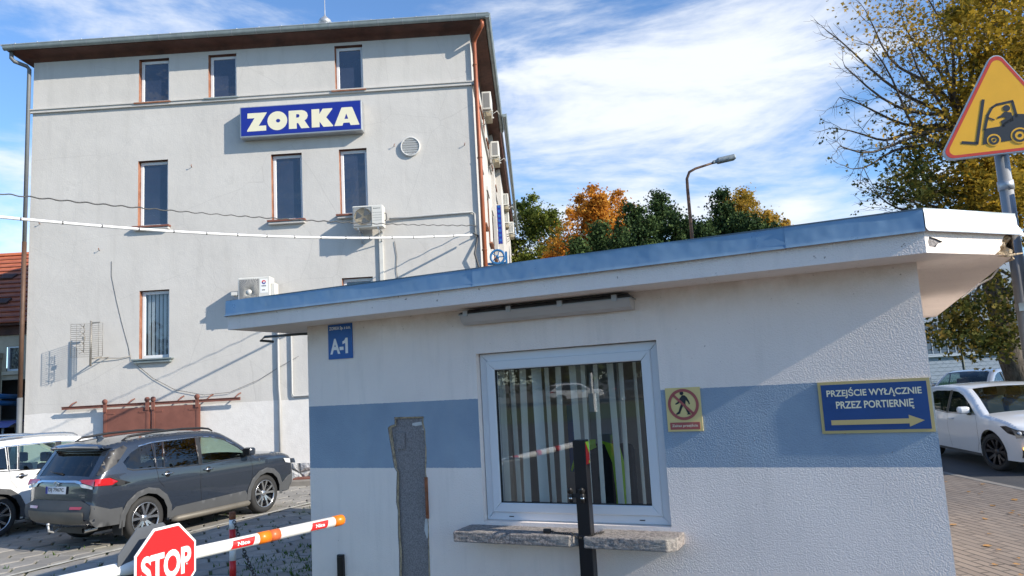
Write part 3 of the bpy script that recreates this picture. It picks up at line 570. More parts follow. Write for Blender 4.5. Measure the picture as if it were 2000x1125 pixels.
# lamp under the eaves
lamp = thing('strip_light', 'long grey fluorescent fitting with a clouded cover under the booth eaves above the window', 'light', (-2.05, -.06, 2.44), BOOTH)
mb = MB(); rt = Matrix.Rotation(rad(0), 3, 'X')
prof = [(-.005, 2.505), (-.06, 2.50), (-.115, 2.475), (-.125, 2.462), (-.005, 2.462)]
def extr(mb, prof, x0, x1, tap=.0):
    k_ = len(prof); vs = [(x0+tap*(1 if z > 2.49 else 0), y, z) for y, z in prof]+[(x1-tap*(1 if z > 2.49 else 0), y, z) for y, z in prof]
    mb.add(vs, [tuple(range(k_))[::-1], tuple(range(k_, 2*k_))]+[(i, (i+1) % k_, k_+(i+1) % k_, k_+i) for i in range(k_)])
extr(mb, prof, -2.70, -1.40, .05); mb.build('housing', 'plastic_cladding', lamp, recalc=True)
mb = MB(); extr(mb, [(-.003, 2.460), (-.125, 2.460), (-.118, 2.435), (-.10, 2.408), (-.06, 2.392), (-.003, 2.392)], -2.69, -1.41); mb.build('diffuser', 'diffuser', lamp, recalc=True)
mb = MB(); mb.box(-2.70, -1.40, -.130, -.002, 2.4585, 2.4650); mb.build('rim', 'pole_grey', lamp)
for xx in (-2.64, -2.29, -1.90, -1.51):
    mb = MB(); mb.box(xx-.018, xx+.018, -.134, -.118, 2.45, 2.490); mb.box(xx-.013, xx+.013, -.136, -.11, 2.449, 2.4575); mb.build('clip', 'alloy_dark' if 0 else 'galv', lamp)
# plates on the wall
pf = lambda y: (lambda u, v: (u, y, v))
a1 = thing('address_plate', 'small blue A-1 plate high on the left of the booth wall', 'sign', (-3.88, -.006, 2.36), BOOTH)
mb = MB(); mb.box(-4.0, -3.757, -.009, -.001, 2.222, 2.503); mb.build('plate', 'sign_blue', a1)
mb = MB(); text_mb(mb, 'A-', 1, (-3.912, -.0105, 2.325), XA, ZA, bold=.035, width=.135, height=.125); panel([(-3.800, 2.2625), (-3.800, 2.3875), (-3.822, 2.3875), (-3.835, 2.368), (-3.854, 2.360), (-3.854, 2.338), (-3.826, 2.346), (-3.826, 2.2625)], [], pf(-.0105), None, mb); mb.build('number', 'sign_white', a1)
mb = MB(); text_mb(mb, 'ZORKA Sp. z o.o.', 1, (-3.878, -.0105, 2.468), XA, ZA, bold=.03, width=.215, height=.034); mb.build('lettering', 'sign_white', a1)
zk = thing('no_entry_sign', 'pale yellow prohibition plate with a crossed-out walking figure right of the window', 'sign', (-1.14, -.006, 1.72), BOOTH)
cx_, cz_ = -1.140, 1.755
mb = MB(); mb.box(-1.252, -1.028, -.009, -.001, 1.585, 1.862); mb.build('plate', 'pale_yellow', zk)
circ = lambda r, n_=40, cx=cx_, cz=cz_: [(cx+r*math.cos(2*math.pi*i/n_), cz+r*math.sin(2*math.pi*i/n_)) for i in range(n_)]
mb = MB(); pf = lambda y: (lambda u, v: (u, y, v)); panel(circ(.099), [circ(.081)], pf(-.0125), None, mb)
dd = Vector((1, -1)).normalized(); nn_ = Vector((1, 1)).normalized(); mb.add([(cx_+dd.x*t*.086+nn_.x*s_*.008, -.0125, cz_+dd.y*t*.086+nn_.y*s_*.008) for t, s_ in ((-1, -1), (1, -1), (1, 1), (-1, 1))], [(0, 1, 2, 3)])
mb.build('prohibition_ring', 'faded_red', zk)
man = [(-.004, .050), (-.022, .030), (-.036, .008), (-.052, -.002), (-.049, -.009), (-.030, -.002), (-.014, .014), (-.014, -.004), (-.026, -.030), (-.034, -.052), (-.052, -.066), (-.048, -.073), (-.026, -.066), (-.012, -.036), (-.002, -.018), (.012, -.038), (.024, -.066), (.018, -.073), (.046, -.073), (.040, -.066), (.026, -.036), (.014, -.006), (.018, .018), (.030, .006), (.036, -.010), (.043, -.006), (.038, .012), (.026, .036), (.012, .050)]
mb = MB(); panel([(cx_+u, cz_+.008+v) for u, v in man], [], pf(-.0108), None, mb); panel(circ(.0125, 16, cx_-.006, cz_+.071), [], pf(-.0108), None, mb); mb.build('walking_figure', 'warn_black', zk)
mb = MB(); mb.box(-1.235, -1.045, -.0112, -.009, 1.597, 1.642); mb.build('caption_band', 'faded_red', zk)
mb = MB(); text_mb(mb, 'Zakaz przejścia', 1, (cx_, -.0125, 1.620), XA, ZA, bold=.015, width=.165, height=.022); mb.build('lettering', 'sign_cream', zk)
ps = thing('direction_sign', 'blue and gold Polish direction panel with a right arrow at the booth corner', 'sign', (-.04, -.006, 1.70), BOOTH)
mb = MB(); mb.box(-.333, .252, -.010, -.001, 1.553, 1.853); mb.build('border', 'panel_gold', ps)
mb = MB(); mb.box(-.316, .235, -.0125, -.010, 1.570, 1.836); mb.build('panel', 'panel_navy', ps)
mb = MB(); text_mb(mb, 'PRZEJŚCIE WYŁĄCZNIE', 1, (-.040, -.0140, 1.786), XA, ZA, bold=.022, width=.495, height=.062); text_mb(mb, 'PRZEZ PORTIERNIĘ', 1, (-.040, -.0140, 1.712), XA, ZA, bold=.022, width=.405, height=.056); mb.build('lettering', 'sign_cream', ps)
mb = MB(); panel([(-.278, 1.602), (.128, 1.602), (.128, 1.584), (.205, 1.618), (.128, 1.650), (.128, 1.630), (-.278, 1.630)], [], pf(-.0140), None, mb); mb.build('arrow', 'panel_gold', ps)
mb = MB(); mb.bbox(-3.952, -3.892, -.03, -.001, .50, .698, .007); mb.box(-3.945, -3.90, -.034, -.028, .51, .68); solo(mb, 'photocell', 'black_metal', 'small black photocell box low on the left of the booth wall', 'sensor', (-3.92, 0, .6), BOOTH)
# conduit under the left eave
mb = MB(); mb.tube([(-4.24, .30, 2.47), (-4.55, .28, 2.485), (-4.95, .26, 2.490), (-5.0, .26, 2.46), (-4.85, .26, 2.44)], .012, 6); solo(mb, 'eave_cable', 'cable_dark', 'thin dark cable bent under the left eave of the booth', 'cable', (-4.6, .28, 2.47), BOOTH)
# ---- inside the booth
bl = thing('vertical_blind', 'row of grey vertical blind strips hanging behind the booth window', 'blind', (-1.96, .22, 2.2), BOOTH)
mb = MB(); mb.box(-2.66, -1.26, .20, .24, 2.20, 2.24); mb.build('rail', 'white_pvc', bl)
for i in range(14):
    xx = -2.56+i*.095+(.012 if i % 3 == 0 else 0); a = rad(86+7*math.sin(i*1.9)) if i != 3 else rad(60); lean = .018*math.sin(i*2.3)
    d_ = Vector((math.cos(a), math.sin(a), 0))*.0445; p = Vector((xx, .222, 0)); vs = []
    for kz in range(7):
        z_ = 2.2-kz*1.25/6; q = p+Vector((lean*kz/6, 0, 0)); bow = Vector((-d_.y, d_.x, 0)).normalized()*.006
        vs += [q-d_+ZA*z_, q+bow+ZA*z_, q+d_+ZA*z_]
    mb = MB(); mb.m('blind_fabric', True); mb.add(vs, [(k_*3+j, k_*3+j+1, k_*3+4+j, k_*3+3+j) for k_ in range(6) for j in range(2)]); mb.build('strip', None, bl)
ch = thing('office_chair', 'black high-backed office chair inside the booth with a hi-vis vest over it', 'chair', (-1.95, .95, 0), BOOTH)
mb = MB(); mb.bbox(-2.25, -1.75, .78, .90, .72, 1.44, .05); mb.build('backrest', 'chair_fabric', ch)
mb = MB(); mb.bbox(-2.25, -1.75, .90, 1.4, .46, .56, .04); mb.build('seat', 'chair_fabric', ch)
mb = MB(); mb.cyl((-2.0, 1.15, .08), (-2.0, 1.15, .46), .03); [mb.cyl((-2.0, 1.15, .1), (-2.0+.3*math.cos(q*1.2566), 1.15+.3*math.sin(q*1.2566), .05), .02, 6) for q in range(5)]; mb.build('base', 'black', ch)
mb = MB(); path = [(-1.98, .77, 1.46), (-1.90, .76, 1.44), (-1.86, .765, 1.30), (-1.85, .765, 1.05), (-1.88, .765, .86)]
wd = [.05, .06, .05, .045, .03]; vs = []
for (x, y, z), w_ in zip(path, wd): vs += [(x-w_, y, z), (x, y-.02, z+.01), (x+w_, y, z-.01)]
mb.add(vs, [(k_*3+j, k_*3+j+1, k_*3+4+j, k_*3+3+j) for k_ in range(4) for j in range(2)])
path = [(-2.03, .765, 1.45), (-2.12, .76, 1.43), (-2.20, .765, 1.36), (-2.25, .77, 1.25)]; vs = []
for (x, y, z), w_ in zip(path, (.03, .05, .045, .02)): vs += [(x, y, z-w_), (x, y-.02, z), (x, y, z+w_)]
mb.add(vs, [(k_*3+j, k_*3+j+1, k_*3+4+j, k_*3+3+j) for k_ in range(3) for j in range(2)]); solo(mb, 'hi_vis_vest', 'hivis', 'lime hi-vis vest draped over the chair back behind the booth window', 'vest', (-1.95, .77, 1.2), BOOTH)
mb = MB(); [mb.prism([(0, 0), (.10, .02), (.11, .12), (.02, .14)], (x, y, z), XA, ZA, (.0, .03, 0)) for x, y, z in ((-1.22, 1.9, 1.62), (-1.2, 1.9, 1.38), (-1.24, 1.88, 1.50))]; solo(mb, 'hi_vis_jacket', 'hivis', 'lime hi-vis jacket hanging in the right rear of the booth', 'jacket', (-1.2, 1.9, 1.5), BOOTH)
cb = thing('cabinet', 'dark wooden cabinet standing inside the booth right of the chair', 'cabinet', (-1.3, 1.8, 0), BOOTH)
mb = MB(); mb.bbox(-1.65, -1.0, 1.6, 2.1, 0, 1.32, .01); mb.build('carcass', 'wood', cb); mb = MB(); mb.box(-1.62, -1.34, 1.585, 1.6, .05, 1.28); mb.box(-1.31, -1.03, 1.585, 1.6, .05, 1.28); mb.build('door', 'wood', cb)
mb = MB(); mb.box(-1.62, -1.45, .9, 1.1, .95, 1.15); mb.box(-1.44, -1.30, .9, 1.1, .95, 1.12); solo(mb, 'grey_box', 'room_grey', 'pale grey box file on the desk behind the booth window', 'box', (-1.5, 1, .95), BOOTH)
dk = thing('desk', 'desk under the booth window inside', 'desk', (-1.9, .8, 0), BOOTH)
mb = MB(); mb.box(-2.9, -1.1, .5, 1.12, .90, .94); mb.build('desktop', 'room_dark', dk)
for x in (-2.8, -1.2): mb = MB(); mb.box(x-.03, x+.03, .55, 1.08, 0, .90); mb.build('leg', 'black', dk)
mb = MB(); 
for i in range(6): mb.box(-1.45+.01*i, -1.24+.012*i, .35+.01*i, .50, .945+i*.012, .952+i*.012, rot=Matrix.Rotation(rad(4*i-8), 3, 'Z'))
solo(mb, 'papers', 'paper', 'loose white papers at the lower right of the booth window', 'papers', (-1.4, .4, .95), BOOTH)
mb = MB(); mb.bbox(-2.35, -2.33, 1.2, 1.5, 1.3, 2.15, .005); mb.bbox(-2.33, -2.05, 1.47, 1.5, 1.25, 2.15, .005); solo(mb, 'wardrobe_panel', 'room_grey', 'tall pale grey wardrobe side inside the booth left of the chair', 'wardrobe', (-2.2, 1.4, 1.3), BOOTH)
mb = MB(); mb.bbox(-2.36, -2.30, 1.0, 1.1, 1.2, 1.75, .01); solo(mb, 'binder', 'binder_blue', 'narrow blue binder standing left inside the booth', 'binder', (-2.33, 1.05, 1.2), BOOTH)
# black boom rest post
bp = thing('boom_rest_post', 'black square steel post standing against the notch of the window sill', 'post', (-1.775, -.31, 0), BOOTH)
mb = MB(); mb.bbox(-1.822, -1.735, -.345, -.275, -.0, 1.560, .004); mb.build('tube', 'black_metal', bp)
mb = MB(); mb.bbox(-1.824, -1.733, -.347, -.273, .0, .960, .004) ; mb.build('lower_sleeve', 'black_metal', bp)
mb = MB(); mb.m('sign_red'); 
yy = -.345; xr = -1.7335
mb.add([(xr, -.343, 1.545), (xr, -.279, 1.545), (xr, -.279, 1.405), (xr, -.343, 1.405)], [(0, 1, 2, 3)]); mb.m('hivis'); mb.add([(xr+.001, -.343, 1.548), (xr+.001, -.279, 1.548), (xr+.001, -.279, 1.47)], [(0, 1, 2)]); mb.add([(xr+.001, -.300, 1.425), (xr+.001, -.282, 1.425), (xr+.001, -.282, 1.41), (xr+.001, -.3, 1.41)], [(0, 1, 2, 3)])
mb.build('reflector', None, bp)
for (xx, s_) in ((-1.848, 1), (-1.768, 1)):
    mb = MB(); mb.m('black'); mb.lathe([(.0, -.03), (.016, -.03), (.020, -.02), (.020, 0), (.012, .008), (.010, .03), (.0, .03)], (xx, -.372, 1.245), (.3, -.8, .45), 10); mb.lathe([(0, 0), (.013, 0), (.013, .05), (.011, .055), (0, .055)], (xx, -.365, 1.17), (0, 0, 1), 10)
    mb.m('chrome'); mb.lathe([(.0135, .0), (.0142, .002), (.0142, .008), (.0135, .010)], (xx, -.365, 1.19), (0, 0, 1), 10); mb.build('clamp_knob', None, bp)
mb = MB(); mb.box(-1.86, -1.755, -.362, -.346, 1.20, 1.222); mb.box(-1.80, -1.775, -.365, -.347, 1.19, 1.25); mb.build('clamp_bar', 'black', bp)
bp.location = BOOTH.w((-1.775-.012, -.31+.122, 0))
# thin chain with padlock round the post
def chain(pts, link=.03, r=.0035, wr=.35):
    mb = MB(); P = [Vector(p) for p in pts]; seg = []
    L = sum((P[i+1]-P[i]).length for i in range(len(P)-1)); k_ = int(L/(link*.72)); 
    def at(s_):
        for i in range(len(P)-1):
            l = (P[i+1]-P[i]).length
            if s_ <= l: return P[i]+(P[i+1]-P[i])*(s_/l), (P[i+1]-P[i]).normalized()
            s_ -= l
        return P[-1], (P[-1]-P[-2]).normalized()
    for i in range(k_):
        c_, t = at((i+.5)*L/k_); a = t.orthogonal().normalized(); b = t.cross(a)
        if i % 2: a, b = b, a
        mb.tube([c_+t*(link*.5*math.cos(q*math.pi/4))+a*(link*wr*math.sin(q*math.pi/4)) for q in range(8)], r, 4, closed=True)
    return mb
mb = chain([(-2.02, -.20, .966), (-1.93, -.215, .968), (-1.87, -.225, .972), (-1.845, -.238, .955), (-1.80, -.240, .946), (-1.745, -.236, .964), (-1.715, -.2, .975), (-1.69, -.14, .97)], .022, .0022)
solo(mb, 'thin_chain', 'chain_steel', 'thin steel chain wrapped round the black post on the sill', 'chain', (-1.8, -.3, .96), BOOTH)
mb = MB(); mb.bbox(-2.085, -2.035, -.215, -.185, .962, .990, .006); mb.tube([(-2.04, -.21, .975), (-2.02, -.21, .975), (-2.015, -.2, .975), (-2.02, -.19, .975), (-2.04, -.19, .975)], .003, 6); solo(mb, 'padlock', 'black', 'small black padlock lying on the left sill piece', 'padlock', (-2.06, -.2, .96), BOOTH)
# ================================================================== OFFICE BLOCK
off = thing('office_building', 'three-storey grey rendered office block with dark eaves and narrow windows', 'building', (-7.5, 0, 0), OFF)
AX0, AX1, AZ0, AZ1 = -13.85, -1.25, -.5, 11.9
WINS = [(-10.78, -9.91, 10.43, 11.75, 1), (-8.77, -7.96, 10.43, 11.75, 2), (-5.13, -4.33, 10.41, 11.77, 1), (-10.78, -9.93, 6.82, 8.74, 0), (-7.0, -6.13, 6.76, 8.69, 0), (-5.08, -4.3, 6.81, 8.71, 0), (-10.71, -9.88, 3.16, 5.04, 3), (-5.09, -4.24, 3.2, 5.06, 0)]
rect = lambda a, b, c, d: [(a, c), (b, c), (b, d), (a, d)]
mb = MB(); mb.m('office_render')
panel(rect(AX0, AX1, AZ0, AZ1), [rect(*w_[:4]) for w_ in WINS], fr, 1.5, mb)
SL = 14.0     # depth of the first stretch of the side wall, then the wall steps out
SW = [(2.0+3.1*i, 3.0+3.1*i) for i in range(4)]
holes = [rect(a, b, z, z+1.75) for a, b in SW for z in (3.2, 6.8)]+[rect(a, b, 10.5, 11.6) for a, b in SW]
panel(rect(0, SL, AZ0, AZ1+.3), holes, lambda u, v: (AX1, u, v), 2, mb)
mb.add([(AX0, 0, AZ0), (AX0, 45, AZ0), (AX0, 45, AZ1+.3), (AX0, 0, AZ1+.3)], [(3, 2, 1, 0)])
mb.add([(AX1, SL, AZ0), (-1.02, SL, AZ0), (-1.02, SL, AZ1+.3), (AX1, SL, AZ1+.3)], [(0, 1, 2, 3)])
mb.add([(-1.02, SL, AZ0), (-1.02, 45, AZ0), (-1.02, 45, AZ1+.3), (-1.02, SL, AZ1+.3)], [(0, 1, 2, 3)])
mb.add([(AX0, 45, AZ0), (-1.02, 45, AZ0), (-1.02, 45, AZ1+.3), (AX0, 45, AZ1+.3)], [(3, 2, 1, 0)])
mb.build('wall', None, off)
mb = MB(); mb.m('office_render')
for (y0, y1, z0, z1) in ((-.07, 0, 10.33, 10.41), (-.10, 0, 10.41, 10.44)): mb.box(AX0-.06, AX1+.05, y0, -.001, z0, z1)
mb.box(AX1+.001, AX1+.07, -.07, SL-.01, 10.33, 10.44)
mb.build('string_course', None, off)
mb = MB(); mb.m('office_render')
for i in range(4): mb.box(AX1+.001, AX1+.05, 2.0+3.1*i-.12, 3.0+3.1*i+.12, 8.62, 8.75); 
mb.box(AX1+.001, AX1+.14, 9.0, 9.5, AZ0, 12); mb.build('side_mouldings', None, off)
mb = MB(); mb.box(-6.7, AX1+.03, -.05, -.001, -.45, .16); mb.build('stone_plinth', 'stone_plinth', off)
def window(par, a, b, z0, z1, kind=0, sub=True):
    mb = MB(); mb.m('reveal_brown')
    D_ = .20; rv = 'reveal_brown' if kind != 2 else 'reveal_brown'
    mb.add([(a, .0, z0), (a, D_, z0), (a, D_, z1), (a, 0, z1)], [(0, 1, 2, 3)]); mb.m('brown_board'); mb.add([(a, 0, z1), (a, D_, z1), (b, D_, z1), (b, 0, z1)], [(0, 1, 2, 3)]); mb.m('office_render'); mb.add([(b, 0, z0), (b, D_, z0), (b, D_, z1), (b, 0, z1)], [(3, 2, 1, 0)]); mb.m('reveal_brown'); mb.add([(a, 0, z0), (b, 0, z0), (b, D_, z0), (a, D_, z0)], [(0, 1, 2, 3)])
    wn = mb.build('window', None, par)
    f = MB(); mitred(f, a+.012, b, z0+.01, z1-.015, .085, .125, .20, .008); f.build('frame', 'white_pvc', wn, recalc=True)
    ga, gb, g0, g1 = a+.09, b-.08, z0+.09, z1-.095
    p = MB(); p.add([(ga, .15, g0), (gb, .15, g0), (gb, .15, g1), (ga, .15, g1)], [(0, 1, 2, 3)]); p.build('pane', 'house_glass' if kind == 3 else 'office_pane', wn)
    # the zone between reveal and frame
    q = MB(); q.add([(a, .135, z0), (a+.018, .135, z0), (a+.018, .135, z1), (a, .135, z1)], [(0, 1, 2, 3)]); q.add([(a, .136, z1-.02), (b, .136, z1-.02), (b, .136, z1), (a, .136, z1)], [(0, 1, 2, 3)]); q.build('packing', 'reveal_brown', wn)
    s_ = MB(); sx0, sx1 = (a-.09, b+.09)
    if kind in (1,): s_.m('reveal_brown').box(sx0, sx1, -.11, .13, z0-.035, z0+.0)
    elif kind == 2: s_.m('gutter_zinc').box(sx0, sx1, -.11, .13, z0-.035, z0+.0)
    elif kind == 3: s_.m('gutter_zinc').bbox(sx0-.05, sx1+.05, -.16, .13, z0-.04, z0+.0, .008); s_.bbox(sx0-.02, sx1+.0, -.12, -.001, z0-.12, z0-.04, .02)
    else: s_.m('rusty_brown').box(sx0, sx1, -.15, .13, z0-.03, z0+.02); s_.m('office_render').bbox(sx0+.02, sx1-.02, -.12, -.001, z0-.10, z0-.03, .015)
    s_.build('sill', None, wn)
    if kind == 3:
        r = MB(); r.m('room_dark'); r.box(a+.01, b+.8, .9, 1.0, z0, z1); r.box(a-.3, b+.8, .201, .95, z0-.1, z0-.05); r.build('room_back', None, wn)
        bs = MB(); bs.m('blind_fabric')
        for i in range(6): x = ga+.06+i*.11; bs.add([(x-.045, .26, g0), (x+.045, .245, g0), (x+.045, .245, g1), (x-.045, .26, g1)], [(0, 1, 2, 3)])
        bs.build('vertical_blind', None, wn)
    return wn
for w_ in WINS: window(off, *w_)
# side windows, seen at a very flat angle
for a, b in SW:
    for z0, z1 in ((3.2, 4.95), (6.8, 8.55), (10.5, 11.6)):
        mb = MB(); mb.m('reveal_brown'); mb.add([(AX1, b, z0), (AX1-.2, b, z0), (AX1-.2, b, z1), (AX1, b, z1)], [(0, 1, 2, 3)]); mb.add([(AX1, a, z1), (AX1-.2, a, z1), (AX1-.2, b, z1), (AX1, b, z1)], [(0, 1, 2, 3)]); mb.box(AX1-.19, AX1+.12, a-.08, b+.08, z0-.05, z0)
        wn = mb.build('window', None, off); mb = MB(); mb.box(AX1-.24, AX1-.2, a, b, z0, z1); mb.build('pane', 'office_pane', wn)
# eaves: boarded cove, gutter, roof
EO = .55; EZ = 12.04
mb = MB(); mb.m('brown_board')
n_ = 6; pr = [(0, 11.86), (-.03, 11.93), (-.10, 11.97), (-.24, 12.0), (-.46, 12.03), (-.50, 12.12)]
O = lambda o_: [(AX0+o_, 0+o_, 0), (AX1-o_, 0+o_, 0), (AX1-o_, 45, 0), (AX0+o_, 45, 0)]
vs = [];
for o_, z_ in pr: vs += [(x, y, z_) for x, y, _ in O(o_)]
mb.add(vs, [(i*4+j, i*4+(j+1) % 4, i*4+4+(j+1) % 4, i*4+4+j) for i in range(len(pr)-1) for j in (0, 1, 3)]); mb.build('boarded_soffit', None, off, autos=40)
def gutter(p, q, up=ZA):
    P, Q = Vector(p), Vector(q); d_ = (Q-P).normalized(); nn = Vector((d_.y, -d_.x, 0)); mb = MB(); mb.m('gutter_zinc', True); L = (Q-P).length
    prof = [(-.01, .01)]+[(.07+.075*math.cos(t), -.02+.085*math.sin(t)) for t in [math.pi+math.pi*i/8 for i in range(9)]]+[(.15, .02), (.16, .03), (.15, .035), (.14, .02)]
    vs = [P+d_*s_+nn*o_+ZA*z_ for s_ in (0, L) for o_, z_ in prof]; k_ = len(prof); mb.add(vs, [(i, i+1, k_+i+1, k_+i) for i in range(k_-1)])
    mb.add([P+nn*o_+ZA*z_ for o_, z_ in prof], [tuple(range(k_))]); mb.add([Q+nn*o_+ZA*z_ for o_, z_ in prof], [tuple(range(k_))[::-1]])
    g = mb.build('gutter', None, off); k2 = int(L/.68)
    for i in range(k2):
        b = MB(); s0 = (i+.5)*L/k2; vs = [P+d_*s_+nn*(o_*1.03+.003)+ZA*(z_*1.02-.004) for s_ in (s0-.012, s0+.012) for o_, z_ in prof[1:]]; k_ = len(prof)-1
        b.add(vs, [(j, j+1, k_+j+1, k_+j) for j in range(k_-1)]); b.build('bracket', 'pole_grey', g)
G0 = 12.12
gutter((AX0-EO+.05, -EO+.07, G0), (AX1+EO+.05, -EO+.07, G0)); 
mb = MB(); P_ = [(AX1+EO-.07, -EO-.06, G0), (AX1+EO-.07, 9.0, G0)]; gutter(*P_); gutter((AX1+EO+.10, 7.2, G0+.0), (AX1+EO+.10, 30, G0+.0))
mb = MB(); mb.m('roof_zinc'); e = EO+.02; cxr = (AX0+AX1)/2
B4 = [(AX0-e, -e, G0+.06), (AX1+e, -e, G0+.06), (AX1+e, 45, G0+.06), (AX0-e, 45, G0+.06)]; T2 = [(cxr, 6.8, 14.2), (cxr, 38, 14.2)]
mb.add(B4+T2, [(0, 1, 4), (1, 2, 5, 4), (2, 3, 5), (3, 0, 4, 5)]); 
for i in range(21):
    x = AX0-e+.4+i*.63; s_ = min(1, min(x-(AX0-e), AX1+e-x)/((AX1-AX0)/2+e)); p, q = Vector((x, -e-.01, G0+.075)), Vector((x, -e+(6.8+e)*s_, G0+.075+(14.2-G0-.06)*s_)); mb.tube([p, q], .016, 4)
mb.box(AX0-e-.01, AX1+e+.01, -e-.012, -e+.02, G0+.03, G0+.072); mb.build('roof', None, off)
fin = MB(); fin.m('galv'); fin.lathe([(.10, 0), (.10, .06), (.06, .10), (.06, .30), (.16, .36), (.20, .42), (.17, .50), (.08, .58), (.03, .64), (.012, .70), (.012, 2.0), (0, 2.0)], (-5.62, .9, 12.55), (0, 0, 1), 16); fin.build('finial', None, off)
# downpipes
dp = MB(); dp.m('downpipe_copper'); dp.tube([(-.86, -.50, 12.06), (-.86, -.50, 11.86), (-.92, -.46, 11.78), (-1.10, -.12, 11.64), (-1.13, -.07, 11.52), (-1.13, -.07, 9), (-1.13, -.07, -.3)], .062, 12)
dp = dp.build('downpipe', None, off)
for z in (10.9, 8.2, 5.6, 3.1): b = MB(); b.tube([(-1.13, -.07, z-.015), (-1.13, -.07, z+.015)], .072, 12); b.box(-1.21, -1.19, -.08, .0, z-.012, z+.012); b.build('pipe_clamp', 'rust', dp)
dp = MB(); dp.m('grey_pipe'); dp.tube([(-14.22, -.42, 12.05), (-14.22, -.42, 11.84), (-14.16, -.38, 11.76), (-13.98, -.12, 11.72), (-13.93, -.08, 11.64), (-13.93, -.08, 6.6)], .055, 10); dp.m('old_pipe'); dp.tube([(-13.93, -.08, 6.6), (-13.93, -.08, 2.3)], .060, 10); dp.m('grey_pipe'); dp.tube([(-13.93, -.08, 2.3), (-13.93, -.08, -.4)], .070, 10)
dp = dp.build('downpipe', None, off)
vt = MB(); vt.m('vent_white'); vt.lathe([(0, -.03), (.24, -.03), (.245, -.075), (.275, -.075), (.28, 0)], (-3.06, 0, 8.65), (0, 1, 0), 32)
for i in range(7):
    z = 8.65-.20+i*.067; hw = math.sqrt(max(0, .235**2-(z-8.65)**2)); vt.box(-3.06-hw, -3.06+hw, -.062, -.035, z-.022, z+.022, rot=Matrix.Rotation(rad(25), 3, 'X'))
vt.build('vent', None, off)
# sliding gate of two rust-brown leaves on a rail
gt = thing('sliding_gate', 'rust-brown sheet-metal sliding gate in two leaves hung from a rusty rail', 'gate', (-10.27, -.2, -.3), OFF)
for a, b in ((-11.57, -10.30), (-10.26, -8.95)):
    mb = MB(); mb.box(a, b, -.19, -.15, -.30, 1.86); lf = mb.build('leaf', 'rusty_brown', gt)
    mb = MB(); mb.box(a+.02, a+.09, -.205, -.19, 1.25, 1.85); mb.box(a+.02, a+.30, -.204, -.19, 1.72, 1.76); mb.build('strap', 'rusty_brown', lf); mb = MB(); mb.box(b-.09, b-.02, -.205, -.19, 1.25, 1.85); mb.box(b-.30, b-.02, -.204, -.19, 1.72, 1.76); mb.build('strap', 'rusty_brown', lf)
    for x in (a+.06, b-.06): mb = MB(); mb.box(x-.045, x+.045, -.235, -.205, 1.78, 2.02); mb.lathe([(0, 0), (.07, 0), (.07, .03), (0, .03)], (x, -.24, 2.06), (0, 1, 0), 14); mb.build('roller_hanger', 'rusty_brown', lf)
mb = MB(); mb.box(-12.70, -7.86, -.20, -.165, 1.905, 1.975); mb.box(-12.70, -7.86, -.225, -.165, 1.975, 1.987); rl = mb.build('rail', 'rusty_brown', gt)
for x in (-12.5, -10.9, -9.55, -8.75, -8.0): mb = MB(); mb.tube([(x, -.19, 1.98), (x+.05, -.12, 2.06), (x+.08, -.0, 2.1)], .018, 6); mb.build('bracket', 'rusty_brown', rl)
mb = MB(); mb.bbox(-10.31, -10.25, -.23, -.19, 1.02, 1.10, .01); mb.tube([(-10.30, -.21, 1.1), (-10.30, -.21, 1.15), (-10.28, -.21, 1.17), (-10.26, -.21, 1.15), (-10.26, -.21, 1.1)], .007, 6); mb.build('padlock', 'galv', gt)
# illuminated-type box sign
sg = thing('fascia_sign', 'long blue box sign with thick cream letters high on the office facade', 'sign', (-6.05, -.1, 9.5), OFF)
mb = MB(); mb.bbox(-7.76, -4.33, -.30, -.02, 9.115, 10.01, .02); mb.build('case', 'sign_alu', sg)
mb = MB(); mb.box(-7.72, -4.37, -.306, -.300, 9.165, 9.98); mb.build('face', 'sign_blue_dark', sg)
# letters drawn as heavy shapes on a 0..1 height
LT = MB(); LT.m('sign_cream'); ox, oz, hh = -7.55, 9.285, .525
def letter(x, outer, hole=None, w_=1.0):
    panel([(ox+(x+u*w_)*hh, oz+v*hh) for u, v in outer], [[(ox+(x+u*w_)*hh, oz+v*hh) for u, v in hole]] if hole else [], pf(-.3085), None, LT)
letter(0, [(0, 0), (1.02, 0), (1.02, .28), (.62, .28), (1.06, .98), (1.06, 1), (.02, 1), (.02, .72), (.40, .72), (0, .06)])
E_ = lambda cx, cy, rx, ry, n_=28: [(cx+rx*math.cos(2*math.pi*i/n_), cy+ry*math.sin(2*math.pi*i/n_)) for i in range(n_)]
letter(1.10, E_(.52, .5, .53, .52), E_(.56, .5, .115, .10, 14))
letter(2.23, [(0, 0), (.42, 0), (.42, .30), (.50, .30), (.66, 0), (1.10, 0), (.84, .42), (.97, .52), (1.02, .68), (.98, .84), (.86, .95), (.70, 1), (0, 1)], [(.40, .60), (.52, .60), (.57, .66), (.57, .74), (.52, .79), (.40, .79)])
letter(3.45, [(0, 0), (.42, 0), (.42, .30), (.62, 0), (1.12, 0), (1.14, .04), (.78, .52), (1.12, .96), (1.10, 1), (.60, 1), (.42, .72), (.42, 1), (0, 1)])
letter(4.66, [(0, 0), (.42, 0), (.48, .15), (.80, .15), (.86, 0), (1.32, 0), (1.32, .03), (.98, .96), (.94, 1), (.40, 1), (.0, .04)], [(.54, .36), (.74, .36), (.64, .66)])
LT.build('lettering', None, sg)
